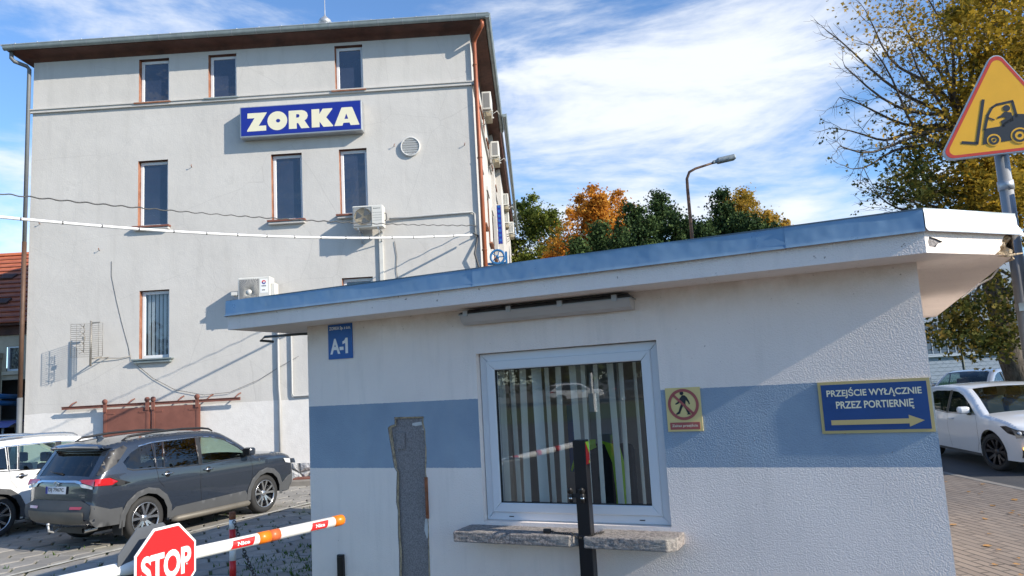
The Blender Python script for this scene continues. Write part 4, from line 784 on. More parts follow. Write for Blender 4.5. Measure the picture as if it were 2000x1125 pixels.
# ---- outdoor units
def ac_unit(name_label, org, frame, W_=.82, Hh=.60, D_=.32, style=0, gap=.12, side=False, group=None):
    x, y, z = org; t = thing('air_conditioner', name_label, 'air conditioner', org, frame, group)
    if side:   # unit hung on the side wall: its long face looks along +x
        y0, y1 = y-W_/2, y+W_/2; x0, x1 = x+gap, x+gap+D_
        mb = MB(); mb.bbox(x0, x1, y0, y1, z, z+Hh, .02); mb.build('casing', 'ac_white', t)
        mb = MB(); mb.box(x0+.05, x1-.05, y0-.006, y0-.001, z+.06, z+Hh-.06); en = mb.build('end_grille', 'ac_grille' if style == 0 else 'ac_fan', t)
        if style:
            mb = MB()
            for i in range(9): zz_ = z+.07+i*(Hh-.14)/9; mb.box(x0+.055, x1-.055, y0-.012, y0-.006, zz_, zz_+.022)
            mb.box((x0+x1)/2-.01, (x0+x1)/2+.01, y0-.013, y0-.006, z+.06, z+Hh-.06); mb.build('slats', 'ac_white', en)
        for yy_ in (y0+.12, y1-.12): mb = MB(); mb.box(x+.0, x1+.04, yy_-.02, yy_+.02, z-.05, z-.01); mb.tube([(x, yy_, z-.35), (x1-.05, yy_, z-.05)], .015, 6); mb.build('bracket', 'ac_white', t)
        mb = MB(); mb.box(x0+.05, x1-.02, y0+.06, y1-.06, z-.20, z-.05); mb.build('drip_tray', 'grime_beige', t)
        mb = MB(); mb.tube([(x0+.1, y0+.05, z-.05), (x1+.05, y0-.05, z-.18), (x1+.18, y0-.05, z-.10), (x1+.24, y0, z-.2)], .012, 6); mb.build('hose', 'ac_white', t)
        return t
    yb = y-gap; yf = yb-D_; mb = MB(); mb.bbox(x, x+W_, yf, yb, z, z+Hh, .018); mb.build('casing', 'ac_white', t)
    fc = (x+W_*.35, z+Hh*.5); R0 = Hh*.43
    if style == 0:
        mb = MB(); panel([(x+.03, z+.05), (x+W_*.64, z+.05), (x+W_*.64, z+Hh-.05), (x+.03, z+Hh-.05)], [[(fc[0]+R0*.93*math.cos(-i*math.pi/14), fc[1]+R0*.93*math.sin(-i*math.pi/14)) for i in range(28)]], pf(yf-.008), None, mb); mb.build('grille_plate', 'ac_white', t)
        mb = MB(); mb.lathe([(0, 0), (R0*.93, 0), (R0*.93, .01)], (fc[0], yf-.003, fc[1]), (0, -1, 0), 28); fan = mb.build('fan', 'grime_beige', t)
        mb = MB(); 
        for q in range(3):
            a = q*2.094+.4; mb.add([(fc[0]+r_*math.cos(a+da), yf-.0045-.002*q, fc[1]+r_*math.sin(a+da)) for r_, da in ((.04, 0), (R0*.86, -.1), (R0*.86, .95), (.05, .9))], [(0, 1, 2, 3)])
        mb.build('blades', 'ac_fan', fan)
        mb = MB()
        for i in range(26): xx = x+.04+i*(W_*.60)/26; mb.box(xx, xx+.002, yf-.014, yf-.010, z+.055, z+Hh-.055)
        for i in range(12): zz_ = z+.06+i*(Hh-.12)/12; mb.box(x+.035, x+W_*.635, yf-.016, yf-.012, zz_, zz_+.003)
        for (u0, u1, v0, v1) in ((x+.025, x+.035, z+.045, z+Hh-.045), (x+W_*.635, x+W_*.645, z+.045, z+Hh-.045), (x+.025, x+W_*.645, z+.04, z+.05), (x+.025, x+W_*.645, z+Hh-.05, z+Hh-.04)): mb.box(u0, u1, yf-.02, yf-.006, v0, v1)
        mb.build('wire_guard', 'ac_grille', t)
        mb = MB(); [mb.box(x+W_*.66, x+W_-.03, yf-.003, yf, z+.18+i*.07, z+.184+i*.07) for i in range(4)]; mb.box(x+W_*.69, x+W_*.71, yf-.004, yf, z+Hh-.10, z+Hh-.075); mb.box(x+W_*.72, x+W_*.88, yf-.004, yf, z+Hh-.095, z+Hh-.083); mb.box(x+W_*.90, x+W_*.92, yf-.004, yf, z+Hh-.10, z+Hh-.078); mb.build('maker_mark', 'dark_plastic', t)
    else:
        mb = MB(); mb.box(x+.04, x+W_*.66, yf-.006, yf-.001, z+.05, z+Hh-.05); mb.build('grille_plate', 'ac_grille', t)
        mb = MB(); c_ = (x+W_*.35, z+Hh*.36)
        for i in range(48):
            a = 2*math.pi*i/48; ca, sa = math.cos(a), math.sin(a); L_ = min((W_*.30)/max(1e-3, abs(ca)), ((z+Hh-.05-c_[1]) if sa > 0 else (c_[1]-z-.05))/max(1e-3, abs(sa))); L_ = min(L_, .5)
            p0, p1 = Vector((c_[0]+.07*ca, yf-.010, c_[1]+.07*sa)), Vector((c_[0]+L_*math.cos(a+.12), yf-.010, c_[1]+L_*math.sin(a+.12))); mb.tube([p0, p1], .0032, 4)
        mb.build('wire_guard', 'ac_white', t)
        mb = MB(); mb.lathe([(0, 0), (.075, 0), (.07, .012), (0, .016)], (c_[0], yf-.008, c_[1]), (0, -1, 0), 20); mb.build('hub', 'ac_white', t)
        mb = MB(); mb.box(x+W_*.70, x+W_*.93, yf-.004, yf-.0005, z+Hh*.30, z+Hh-.06); mb.build('badge_plate', 'sign_white', t)
        mb = MB(); mb.m('sign_red'); mc = (x+W_*.815, z+Hh*.76); panel([(mc[0]+.055*math.cos(i*math.pi/10), mc[1]+.055*math.sin(i*math.pi/10)) for i in range(11)], [], pf(yf-.0055), None, mb); mb.m('sign_blue_dark'); panel([(mc[0]-.055*math.cos(i*math.pi/10), mc[1]-.055*math.sin(i*math.pi/10)) for i in range(11)], [], pf(yf-.0055), None, mb)
        mb.m('sign_white'); panel([(mc[0]-.01, mc[1]-.03), (mc[0]+.03, mc[1]-.01), (mc[0]+.015, mc[1]+.03), (mc[0]-.02, mc[1]+.01)], [], pf(yf-.0065), None, mb); mb.build('emblem', None, t)
        mb = MB(); text_mb(mb, 'GREE', 1, (x+W_*.815, yf-.0055, z+Hh*.60), XA, ZA, bold=.03, width=.13, height=.035); mb.box(x+W_*.75, x+W_*.85, yf-.005, yf-.003, z+Hh*.40, z+Hh*.44); mb.build('lettering', 'dark_plastic', t)
        mb = MB(); mb.bbox(x+W_, x+W_+.12, yf+.06, yb-.03, z+.02, z+Hh*.72, .02); mb.build('valve_cover', 'ac_white', t)
        mb = MB(); mb.bbox(x-.20, x-.02, yf+.02, yb-.04, z+.16, z+.25, .01); mb.build('power_box', 'ac_white', t)
    for xx in (x+.14, x+W_-.14):
        mb = MB(); mb.box(xx-.02, xx+.02, yf+.02, y-.001, z-.045, z-.005); mb.tube([(xx, yf+.08, z-.04), (xx, y-.01, z-.36)], .014, 6); mb.box(xx-.02, xx+.02, y-.03, y-.001, z-.40, z-.0); mb.build('bracket', 'galv', t)
    if style == 0: mb = MB(); mb.tube([(x+W_+.0, yb-.1, z+.42), (x+W_+.05, yb-.1, z+.40), (x+W_+.06, yb-.1, z+.24), (x+W_+.0, yb-.1, z+.2)], .012, 6); mb.build('valve_cover', 'dark_plastic', t)
    return t
ac_unit('cream air conditioner under the middle-floor right window with a dirty fan grille', (-4.62, 0, 6.32), OFF, .82, .60, .34, 0, .20)
ac_unit('white air conditioner with a round fan guard, just above the booth roof edge', (-7.74, 0, 4.52), OFF, .86, .62, .36, 1, .22)
for (a_, y_, z_, st, lb) in ((-1.25, 3.4, 10.75, 0, 'topmost side-wall air conditioner just below the eave near the corner'), (-1.20, 7.3, 10.38, 0, 'second side-wall air conditioner, below and behind the topmost one'), (-1.16, 17.5, 11.0, 1, 'slatted air conditioner above the other two at the far end of the side wall'), (-1.20, 18.2, 10.2, 1, 'slatted air conditioner nearest the blue wall sign, partly behind its neighbour'), (-.98, 18.6, 9.75, 1, 'lowest slatted air conditioner at the far end of the side wall')):
    ac_unit(lb, (a_, y_, z_), OFF, .85, .60, .30, st, .10, True, 'air conditioners along the side wall')
# conduits on the facade
cd = MB(); cd.tube([(-3.72, -.06, 6.62), (-3.2, -.05, 6.64), (-2.3, -.05, 6.66), (-1.42, -.05, 6.68), (-1.36, -.05, 6.62), (-1.36, -.05, 5.98)], .028, 6); solo(cd, 'conduit', 'conduit', 'pale conduit running from the cream air conditioner to the facade corner', 'conduit', (-2.5, -.05, 6.6), OFF)
cd = MB(); cd.box(-4.02, -3.92, -.07, -.003, -.2, 6.2); solo(cd, 'trunking', 'ac_white', 'square pale trunking dropping straight below the cream air conditioner', 'trunking', (-3.97, -.04, 3), OFF)
cd = MB(); cd.tube([(-6.86, -.06, 4.3), (-6.86, -.06, 2.2), (-6.84, -.06, 1.9), (-6.84, -.06, -.1)], .034, 8); solo(cd, 'conduit', 'conduit', 'thin grey standpipe left of the two beside the booth edge', 'conduit', (-6.86, -.06, 2), OFF)
cd = MB(); cd.tube([(-6.50, -.05, 4.3), (-6.50, -.05, 2.0), (-6.46, -.05, 1.92), (-6.0, -.05, 1.93), (-5.4, -.05, 1.94)], .026, 8); solo(cd, 'conduit', 'conduit', 'pipe right of the two beside the booth edge, bending right at its foot', 'conduit', (-6.5, -.05, 3), OFF)
cd = MB(); cd.tube([(-3.60, -.02, 6.0), (-3.55, -.02, 5.6), (-3.58, -.02, 5.2), (-3.54, -.02, 4.9), (-3.6, -.02, 4.5)], .008, 4); solo(cd, 'wall_cable', 'cable_dark', 'short thin cable hanging down the facade right of the trunking', 'cable', (-3.6, 0, 5.2), OFF)
cd = MB(); cd.tube([(-11.50, -.01, 5.92), (-11.50, -.008, 5.5), (-11.35, -.008, 4.8), (-11.20, -.008, 4.2), (-11.0, -.008, 3.5), (-10.92, -.02, 3.12)], .005, 4); solo(cd, 'aerial_cable', 'cable_dark', 'thin cable drooping on the facade down to the ground-floor window sill', 'cable', (-11.3, 0, 4.5), OFF)
cd = MB(); cd.tube([(-10.75, -.03, 3.0), (-10.3, -.03, 2.62), (-9.7, -.04, 2.28), (-8.9, -.05, 2.10), (-8.2, -.05, 2.13), (-7.4, -.05, 2.42), (-6.86, -.05, 2.72), (-6.3, -.05, 3.0)], .007, 4); solo(cd, 'sagging_cable', 'cable_dark', 'thin cable sagging low across the facade above the sliding gate', 'cable', (-8.9, 0, 2.1), OFF)
for (x, z, lb) in ((-9.25, 8.47, 'upper left wall pin, left of the paired middle windows'), (-11.85, 6.25, 'wall pin left of the middle-floor left window, low down'), (-3.52, 8.70, 'wall pin beside the round vent'), (-1.55, 8.6, 'wall pin at the right corner of the facade'), (-13.55, 7.1, 'hooked bracket at the left corner under the white cable')):
    mb = MB(); mb.tube([(x, 0, z), (x+.015, -.08, z+.015), (x+.03, -.09, z+.05)], .010, 5); solo(mb, 'wall_pin', 'rust', lb, 'wall pin', (x, 0, z), OFF, 'rusty pins left in the facade')
# corner anchor for the wires and the two wires
mb = MB(); mb.tube([(-1.30, 0, 6.02), (-1.40, -.22, 6.05)], .018, 6); mb.tube([(-1.30, 0, 6.02), (-1.36, -.1, 5.7), (-1.40, -.16, 5.5), (-1.28, -.12, 5.0), (-.98, -.10, 4.5), (-.7, -.2, 4.2)], .03, 6); solo(mb, 'wire_anchor', 'cable_dark', 'dark wire anchor and drooping cable tail at the facade corner', 'anchor', (-1.35, 0, 6), OFF)
def pxw(px, py, D_):
    v = cF+cX*((px-1000)/F_PX)-cU*((py-562.5)/F_PX); return Vector((0, 0, H))+v*(D_/v.y)
E1 = OFF.w((-1.45, -.24, 6.0)); S1 = pxw(-350, 384, 11.0); S2 = pxw(-350, 336, 11.5); E2 = OFF.w((-1.30, -.1, 6.28))
def span(a, b, sag, n=40): return [a.lerp(b, t/n)-ZA*(sag*4*(t/n)*(1-t/n)) for t in range(n+1)]
sp = span(S1, E1, .30); sp_ = MB(); sp_.tube(sp, .029, 8); ov = sp_.build('overhead_cable', 'cable_white', None, org=tuple(S1)); tag(ov, 'thick white sheathed overhead cable crossing in front of the facade', 'cable')
tb = MB(); tb.m('black')
for i in range(2, 39, 2): tb.tube([sp[i]-(sp[i+1]-sp[i])*.03, sp[i]+(sp[i+1]-sp[i])*.03], .032, 8)
o = tb.build('cable_ties', None, None, org=tuple(S1)); o.parent = ov; o.location = (0, 0, 0)
sp = span(S2, E2, .22, 300); mb = MB(); mb.tube([p+Vector((0, .012*math.cos(i*.9), .012*math.sin(i*.9))) for i, p in enumerate(sp)], .013, 4); o = mb.build('overhead_cable', 'cable_dark', None, org=tuple(S2)); tag(o, 'thin dark twisted overhead wire above the thick white cable', 'cable')
# TV aerial
an = thing('tv_aerial', 'grid-type TV aerial on a bracket left of the ground-floor window', 'aerial', (-11.8, -.4, 3.1), OFF)
mb = MB(); mb.tube([(-11.80, -.42, 3.02), (-11.80, -.42, 4.24)], .028, 8); mb.build('mast', 'antenna_metal', an)
mb = MB()
for i in range(17): z_ = 3.28+i*.055; mb.tube([(-12.24, -.50-.10, z_+.0), (-11.85, -.44, z_), (-11.75, -.44, z_), (-11.42, -.52, z_)], .0065, 4)
for x, y_ in ((-12.24, -.60), (-12.10, -.56), (-11.55, -.49), (-11.42, -.52)): mb.tube([(x, y_, 3.28), (x, y_, 4.16)], .0065, 4)
mb.build('reflector_grid', 'antenna_metal', an)
mb = MB()
for z_ in (3.42, 3.62, 3.88, 4.06):
    for s_ in (-1, 1): mb.tube([(-11.88, -.62, z_), (-11.88+s_*.07, -.68, z_+.08)], .008, 4); mb.tube([(-11.88, -.62, z_), (-11.88+s_*.07, -.68, z_-.06)], .008, 4)
mb.tube([(-11.88, -.60, 3.38), (-11.88, -.60, 4.1)], .008, 4); mb.box(-11.91, -11.85, -.63, -.58, 3.72, 3.80); mb.build('dipoles', 'antenna_metal', an)
mb = MB(); mb.box(-11.80, -11.56, -.43, -.40, 4.17, 4.205); mb.tube([(-11.80, -.42, 3.22), (-11.74, -.02, 3.28)], .02, 6); mb.tube([(-11.78, -.42, 3.22), (-11.55, -.02, 3.26)], .012, 5); mb.tube([(-11.78, -.1, 3.25), (-11.2, -.04, 3.22), (-10.92, -.03, 3.26)], .01, 4); mb.build('bracket', 'antenna_metal', an)
# blue wheel on the side wall, blue lettered strip
hr = thing('pulley_wheel', 'bright blue spoked wheel on a bracket by the facade corner above the booth roof', 'wheel', (-.72, 1.4, 5.6), OFF)
mb = MB(); c0 = Vector((-.84, 1.2, 5.60)); mb.tube([c0+Vector((.20*math.cos(i*math.pi/12), .0, .20*math.sin(i*math.pi/12))) for i in range(24)], .035, 8, closed=True); mb.build('rim', 'blue_paint', hr)
mb = MB(); [mb.tube([c0, c0+Vector((.20*math.cos(i*1.2566), 0, .20*math.sin(i*1.2566)))], .016, 5) for i in range(5)]; mb.lathe([(0, -.06), (.05, -.06), (.05, .06), (0, .06)], tuple(c0), (0, 1, 0), 12); mb.build('hub', 'blue_paint', hr)
mb = MB(); mb.box(-1.22, -.56, 1.24, 1.30, 5.38, 5.45); mb.box(-.62, -.56, 1.22, 1.32, 5.33, 5.75); mb.build('bracket', 'blue_paint', hr)
bs = thing('projecting_sign', 'narrow upright royal-blue sign projecting from the side wall', 'sign', (-1.1, 13.4, 8.3), OFF)
mb = MB(); mb.box(-1.24, -1.05, 13.35, 13.47, 8.3, 10.1); mb.build('panel', 'sign_blue_dark', bs)
mb = MB(); [mb.box(-1.20, -1.09, 13.335, 13.349, 8.4+i*.225, 8.52+i*.225) for i in range(8)]; mb.build('raised_blocks', 'sign_blue', bs)

# ================================================================== LEFT HOUSE behind the office block
hs = thing('tiled_house', 'old ochre house with a red clay-tile roof at the far left', 'house', (-21, 30, 0), WORLD)
mb = MB(); mb.m('ochre_wall'); panel(rect(-34, -12.5, -.4, 5.45), [rect(-18.80, -18.32, 3.42, 4.34), rect(-18.95, -16.5, -.4, 3.10)], lambda u, v: (u, 27.4, v), 3, mb)
mb.m('room_dark'); mb.box(-22, -15, 28.6, 28.7, -.4, 3.6); mb.m('ochre_wall'); mb.box(-12.5, -12.4, 27.4, 36, -.4, 5.4); mb.build('wall', None, hs)
mb = MB(); mb.m('clay_tiles'); nr = 15; P0, P1 = 26.9, 32.2; Z0, Z1 = 5.15, 8.75; vs = []; fs = []
for i in range(nr):
    ya, yb_ = P0+(P1-P0)*i/nr, P0+(P1-P0)*(i+1)/nr; za, zb_ = Z0+(Z1-Z0)*i/nr, Z0+(Z1-Z0)*(i+1)/nr
    mb.add([(-36, ya-.04, za+.04), (-12, ya-.04, za+.04), (-12, yb_, zb_+.0), (-36, yb_, zb_+.0)], [(0, 1, 2, 3)]); mb.add([(-36, ya-.04, za), (-12, ya-.04, za), (-12, ya-.04, za+.04), (-36, ya-.04, za+.04)], [(0, 1, 2, 3)])
mb.add([(-36, P1, Z1), (-12, P1, Z1), (-12, P1+5, Z0), (-36, P1+5, Z0)], [(0, 1, 2, 3)]); mb.build('roof', None, hs)
mb = MB(); mb.tube([(-36, P1, Z1+.03), (-12, P1, Z1+.03)], .11, 8); mb.build('ridge', 'clay_tiles', hs)
mb = MB(); mb.box(-36, -12, 26.95, 27.39, 5.08, 5.14); mb.box(-36, -12, 27.30, 27.39, 4.75, 5.08); mb.build('eave', 'brown_board', hs)
for (x, t_) in ((-20.75, .62), (-19.65, .26)):
    y_, z_ = P0+(P1-P0)*t_, Z0+(Z1-Z0)*t_; mb = MB(); rt = Matrix.Rotation(math.atan2(Z1-Z0, P1-P0), 3, 'X'); mb.box(x-.28, x+.28, y_-.2, y_+.2, z_+.03, z_+.12, rot=rt); mb.build('skylight', 'brown_board', hs)
wn = MB(); wn.m('white_pvc'); mitred(wn, -18.80, -18.32, 3.42, 4.34, .07, 27.44, 27.5); wo = wn.build('window', 'white_pvc', hs, recalc=True); mb = MB(); mb.box(-18.76, -18.36, 27.50, 27.52, 3.46, 4.30); mb.build('pane', 'office_pane', wo)
mb = MB(); mb.box(-18.9, -18.2, 27.28, 27.399, 3.28, 3.40); mb.build('sill', 'ochre_wall', wo)
mb = MB(); mb.box(-20.5, -18.98, 27.2, 27.398, -.3, 3.9); mb.box(-20.6, -18.93, 27.12, 27.398, 3.9, 4.1); mb.build('pier', 'ochre_wall', hs)
mb = MB(); mb.m('blue_paint'); 
for z_ in (2.30, 2.52): mb.tube([(-20.6, 24.5, z_), (-17.6, 24.3, z_), (-17.15, 24.6, z_-.05), (-17.1, 25.6, z_-.1)], .09, 8)
for x in (-20.2, -17.9): mb.tube([(x, 24.4, -.3), (x, 24.4, 2.4)], .05, 6)
solo(mb, 'pipe_rack', None, 'rack of blue pipes in front of the ochre house', 'rack', (-18.5, 24.4, 0))
cp = thing('canopy', 'dark blue curved canopy low on the far-left house', 'canopy', (-18.5, 22, 0))
mb = MB(); mb.m('sign_blue_dark', True); vs = [(x, 21.4+1.6*j/6, 1.50+.18*math.sin(math.pi*j/6)-.03*(i == 0)) for i, x in enumerate((-18.6, -16.9, -15.2, -14.6)) for j in range(7)]; mb.add(vs, [(i*7+j, i*7+j+1, i*7+8+j, i*7+7+j) for i in range(3) for j in range(6)]); mb.build('cover', 'sign_blue_dark', cp)
for x in (-18.4, -14.8): mb = MB(); mb.tube([(x, 21.5, -.3), (x, 21.5, 1.5)], .03, 6); mb.build('post', 'pole_grey', cp)

# ================================================================== RIGHT: hall, fence, lamp, sign pole
hl = thing('factory_hall', 'long pale blue-white factory hall with a band of grey glazing beyond the street', 'building', (60, 60, 0), WORLD)
mb = MB(); mb.box(30, 120, 60, 80, 0, 9.5); mb.build('wall', 'hall_shaded_white', hl)
for (z0, z1) in ((2.4, 3.55), (3.75, 4.9), (5.8, 7.4)):
    mb = MB(); mb.box(30.3, 110, 59.94, 59.99, z0, z1); wn = mb.build('window_band', 'hall_glass', hl)
    mb = MB()
    for i in range(90): mb.box(30.3+i*.62, 30.36+i*.62, 59.90, 59.94, z0, z1)
    mb.box(30.2, 110, 59.88, 59.935, z0-.07, z0); mb.box(30.2, 110, 59.88, 59.935, z1, z1+.07); mb.build('mullions', 'hall_mullion', wn)
mb = MB(); [mb.box(30, 120, 59.97, 59.999, .4+i*.3, .41+i*.3) for i in range(6)]; mb.box(30, 120, 59.7, 60, 2.16, 2.30); mb.build('cladding_joints', 'hall_mullion', hl)
fc = thing('mesh_fence', 'dark green post fence with chain-link mesh and wires on the far verge', 'fence', (17, 28, .08))
FA, FB = Vector((14.6, 30.5, .08)), Vector((27, 27.2, .08)); fd = (FB-FA)
for i in range(9):
    p = FA+fd*(i/8); mb = MB(); hh_ = 2.35 if i != 1 else 2.05; mb.tube([p, p+ZA*hh_], .055, 6)
    if i in (1, 4): mb.tube([p+ZA*1.6, p+fd.normalized()*.85+ZA*.25], .028, 6)
    mb.build('post', 'fence_green', fc)
mb = MB(); un = fd.normalized()
for z_ in (.1, 1.0, 1.9, 2.1, 2.25): mb.tube([FA+ZA*z_, FB+ZA*z_], .008, 4)
k_ = 0; Lf = fd.length
while k_*.28 < Lf:
    for s_ in (-1, 1):
        x0_ = k_*.28; x1_ = x0_+s_*1.85
        if 0 <= x1_ <= Lf: mb.tube([FA+un*x0_+ZA*.05, FA+un*x1_+ZA*1.9], .0025, 3, cap=False)
    k_ += 1
mb.build('mesh', 'fence_green', fc)
lp = thing('street_lamp', 'tall bent-arm street lamp with a grey head above the dark pines', 'street lamp', (6.75, 27, 0))
mb = MB(); mb.m('old_pipe'); mb.tube([(6.75, 27, 0), (6.76, 27, 5), (6.74, 27, 8.7), (6.75, 27, 9.15), (6.86, 27, 9.40), (7.1, 27, 9.52), (8.0, 27, 9.76)], [.085, .075, .06, .055, .05, .045, .04], 10); mb.build('pole', None, lp)
rt = Matrix.Rotation(rad(-10), 3, 'Y'); mb = MB(); mb.bbox(7.92, 8.62, 26.85, 27.15, 9.72, 9.92, .05, rt); mb.bbox(7.76, 8.02, 26.92, 27.08, 9.69, 9.80, .02, rt); mb.build('lamp_head', 'lamp_head', lp)
mb = MB(); mb.lathe([(0, -.10), (.08, -.09), (.12, -.04), (.13, 0)], (8.38, 27, 9.83), (-.17, 0, 1), 14); mb.build('lens', 'clear_lens', lp)
# forklift warning sign on its pole
PX, PY = 3.20, 4.66
sp_ = thing('sign_pole', 'grey steel sign pole standing just behind the right corner of the booth roof', 'pole', (PX, PY, 0))
mb = MB(); mb.tube([(PX, PY, 0), (PX, PY, 3.30)], .040, 14); mb.build('tube', 'pole_grey', sp_)
mb = MB(); mb.tube([(PX, PY, 3.0), (PX, PY, 3.06)], .046, 14); mb.build('clamp', 'galv', sp_); mb = MB(); mb.tube([(PX, PY, 2.22), (PX, PY, 2.27)], .046, 14); mb.box(PX-.06, PX+.18, PY-.05, PY-.035, 2.22, 2.27); mb.build('clamp', 'galv', sp_)
TF = Frame((PX, PY-.07, 0), rad(-14)); ws = thing('warning_sign', 'yellow triangular warning sign with a forklift pictogram and red edge', 'sign', (0, 0, 3.3), TF)
def rtri(s_, r, cz):   # rounded triangle, side s_, centre height cz
    h_ = s_*math.sqrt(3)/2; C_ = [(-s_/2, cz-h_/3), (s_/2, cz-h_/3), (0, cz+2*h_/3)]; out_ = []
    for i in range(3):
        p = np.array(C_[i]); c_ = np.array([0, cz]); d_ = (c_-p)/np.linalg.norm(c_-p); cc = p+d_*2*r; a0 = math.atan2(*(-d_)[::-1])
        out_ += [(cc[0]+r*math.cos(a0+t), cc[1]+r*math.sin(a0+t)) for t in np.linspace(-math.pi/3, math.pi/3, 7)]
    return out_
TS, TC = .80, 3.455
mb = MB(); mb.prism(rtri(TS+.01, .05, TC), (0, -.012, 0), XA, ZA, (0, .035, 0)); mb.build('back_plate', 'sign_alu', ws)
mb = MB(); panel(rtri(TS-.012, .045, TC), [rtri(TS-.075, .035, TC)[::-1]], pf(-.0145), None, mb); mb.build('red_edge', 'warn_red', ws)
mb = MB(); panel(rtri(TS-.075, .035, TC), [], pf(-.0140), None, mb); mb.build('face', 'warn_yellow', ws)
FK = MB(); FK.m('warn_black'); y_ = -.0165
def fk(poly, hole=[]): panel([(u, TC+v) for u, v in poly], [[(u, TC+v) for u, v in h_] for h_ in hole], pf(y_), None, FK)
def bar(a, b, w_):
    a, b = Vector(a), Vector(b); d_ = (b-a).normalized(); n_ = Vector((-d_.y, d_.x))*w_/2; fk([tuple(a-n_), tuple(b-n_), tuple(b+n_), tuple(a+n_)])
bar((-.105, .135), (-.175, -.150), .018); bar((-.166, -.150), (-.262, -.130), .018)
fk([(-.135, -.135), (-.125, -.150), (-.105, -.150), (-.095, -.05), (-.055, -.045), (.030, -.045), (.065, .00), (.125, -.005), (.175, -.02), (.185, -.06), (.185, -.13), (.15, -.15), (.0, -.15), (-.03, -.15), (-.06, -.15)][::-1] if 0 else [(-.143, -.160), (-.122, -.060), (-.030, -.055), (.0, -.03), (.030, -.015), (.060, .015), (.115, .005), (.160, -.01), (.175, -.05), (.18, -.15), (.0, -.155)])
bar((-.122, -.070), (-.090, .035), .016); bar((-.090, .030), (-.060, .078), .015); bar((-.064, .072), (-.03, .092), .015); bar((-.036, .089), (.062, .100), .015); bar((.056, .098), (.068, -.01), .016)
cir = lambda cx, cz, r, n_=20: [(cx+r*math.cos(2*math.pi*i/n_), TC+cz+r*math.sin(2*math.pi*i/n_)) for i in range(n_)]
panel(cir(.018, .058, .021), [], pf(y_), None, FK)
fk([(.0, .035), (.018, .034), (.042, .026), (.048, -.03), (.0, -.045), (-.004, -.062), (-.020, -.062), (-.024, -.02), (.002, -.012), (.004, .0), (-.018, .002), (-.038, -.004), (-.040, .008), (-.014, .018)])
bar((-.098, .014), (-.058, -.01), .010)
FK.build('forklift_pictogram', None, ws)
for (cx0, cz0, r_) in ((-.078, -.140, .040), (.070, -.130, .052)):
    mb = MB(); panel(cir(cx0, cz0, r_), [], pf(y_-.0015), None, mb); wl = mb.build('wheel_clearance', 'warn_yellow', ws)
    mb = MB(); panel(cir(cx0, cz0, r_-.010), [cir(cx0, cz0, r_-.024)[::-1]], pf(y_-.003), None, mb); panel(cir(cx0, cz0, r_*.22), [], pf(y_-.003), None, mb); mb.build('wheel', 'warn_black', wl)
rs = thing('round_sign', 'grey round road sign seen almost edge-on at the right frame edge behind the booth roof', 'sign', (3.34, 4.60, 2.65), WORLD)
c0 = Vector((3.345, 4.52, 2.66)); ax = Vector((.90, .53, .0)).normalized(); ax = Matrix.Rotation(rad(36), 3, 'Z') @ Vector((1, 0, 0)); ax = Vector((math.cos(rad(-50+10)), math.sin(rad(-50+10)), 0)); 
vd = Vector((c0.x, c0.y, 0)).normalized(); sidev = Vector((vd.y, -vd.x, 0)); ax = (sidev*.985+vd*(-.17)).normalized()
mb = MB(); mb.lathe([(0, -.008), (.37, -.008), (.385, -.018), (.39, -.018), (.39, .010), (0, .010)], tuple(c0), tuple(ax), 40); mb.build('disc', 'pole_grey', rs)
mb = MB(); mb.lathe([(0, -.0085), (.36, -.0085)], tuple(c0+ax*.020), tuple(ax), 36); mb.build('face', 'sign_white', rs)
# ================================================================== BARRIER
AH = 1.07; T0 = Vector((-1.275, 5.352, AH)); dA = (Vector((-2.28, 4.04, AH))-T0).normalized(); AE = T0+dA*2.33
br = thing('barrier_boom', 'white boom barrier arm with orange tip, red tags and a stop sign on it', 'barrier', tuple(AE-ZA*AH))
mb = MB(); mb.m('boom_white'); mb.tube([T0+dA*.06, AE], [.034, .040], 20); mb.build('arm', None, br)
mb = MB(); mb.tube([T0-dA*.0, T0+dA*.005, T0+dA*.02, T0+dA*.085], [.028, .034, .037, .037], 20); mb.build('tip_cap', 'orange_plastic', br)
def sleeve(s0, s1, mt, nm): mb = MB(); mb.tube([T0+dA*s0, T0+dA*s1], .0375 if mt != 'orange_tape' else .0365, 20); return mb.build(nm, mt, br)
sleeve(.595, .68, 'orange_plastic', 'orange_sleeve'); sleeve(.525, .597, 'orange_tape', 'orange_band')
camv = Vector((0, 0, H)); up_ = ZA
side_ = Vector((dA.y, -dA.x, 0)); side_ = side_ if side_.dot(camv-T0) > 0 else -side_
def logo(s0, L_, txt):
    """red slanted tag wrapped on the arm, white word"""
    r0 = .0385; mb = MB(); vs = []; nn_ = 9
    for i in range(nn_):
        th = rad(-34+i*76/(nn_-1)); off_ = side_*math.cos(th)*r0+ZA*math.sin(th)*r0; sl = .018*(i/(nn_-1)-.5)
        vs += [T0+dA*(s0-sl)+off_, T0+dA*(s0+L_-sl)+off_]
    mb.add(vs, [(2*i, 2*i+1, 2*i+3, 2*i+2) for i in range(nn_-1)]); o = mb.build('red_tag', 'sign_red', br)
    tb = MB(); text_mb(tb, txt, 1, (0, 0, 0), XA, YA, bold=.03, width=L_*.55, height=.022); vs = []
    for v in tb.v:
        th = rad(4)+v[1]/r0; vs.append(T0+dA*(s0+L_/2-v[0])+side_*math.cos(th)*(r0+.0012)+ZA*math.sin(th)*(r0+.0012))
    mb = MB(); mb.add(vs, [f[::-1] for f in tb.f]); mb.build('lettering', 'sign_white', o)
logo(.155, .13, 'Nice'); logo(.72, .15, 'Nice'); logo(1.29, .14, 'Nice'); logo(1.80, .14, 'Nice')
cab = thing('barrier_cabinet', 'dark grey barrier drive cabinet at the foot of the boom arm', 'cabinet', tuple(AE-ZA*AH))
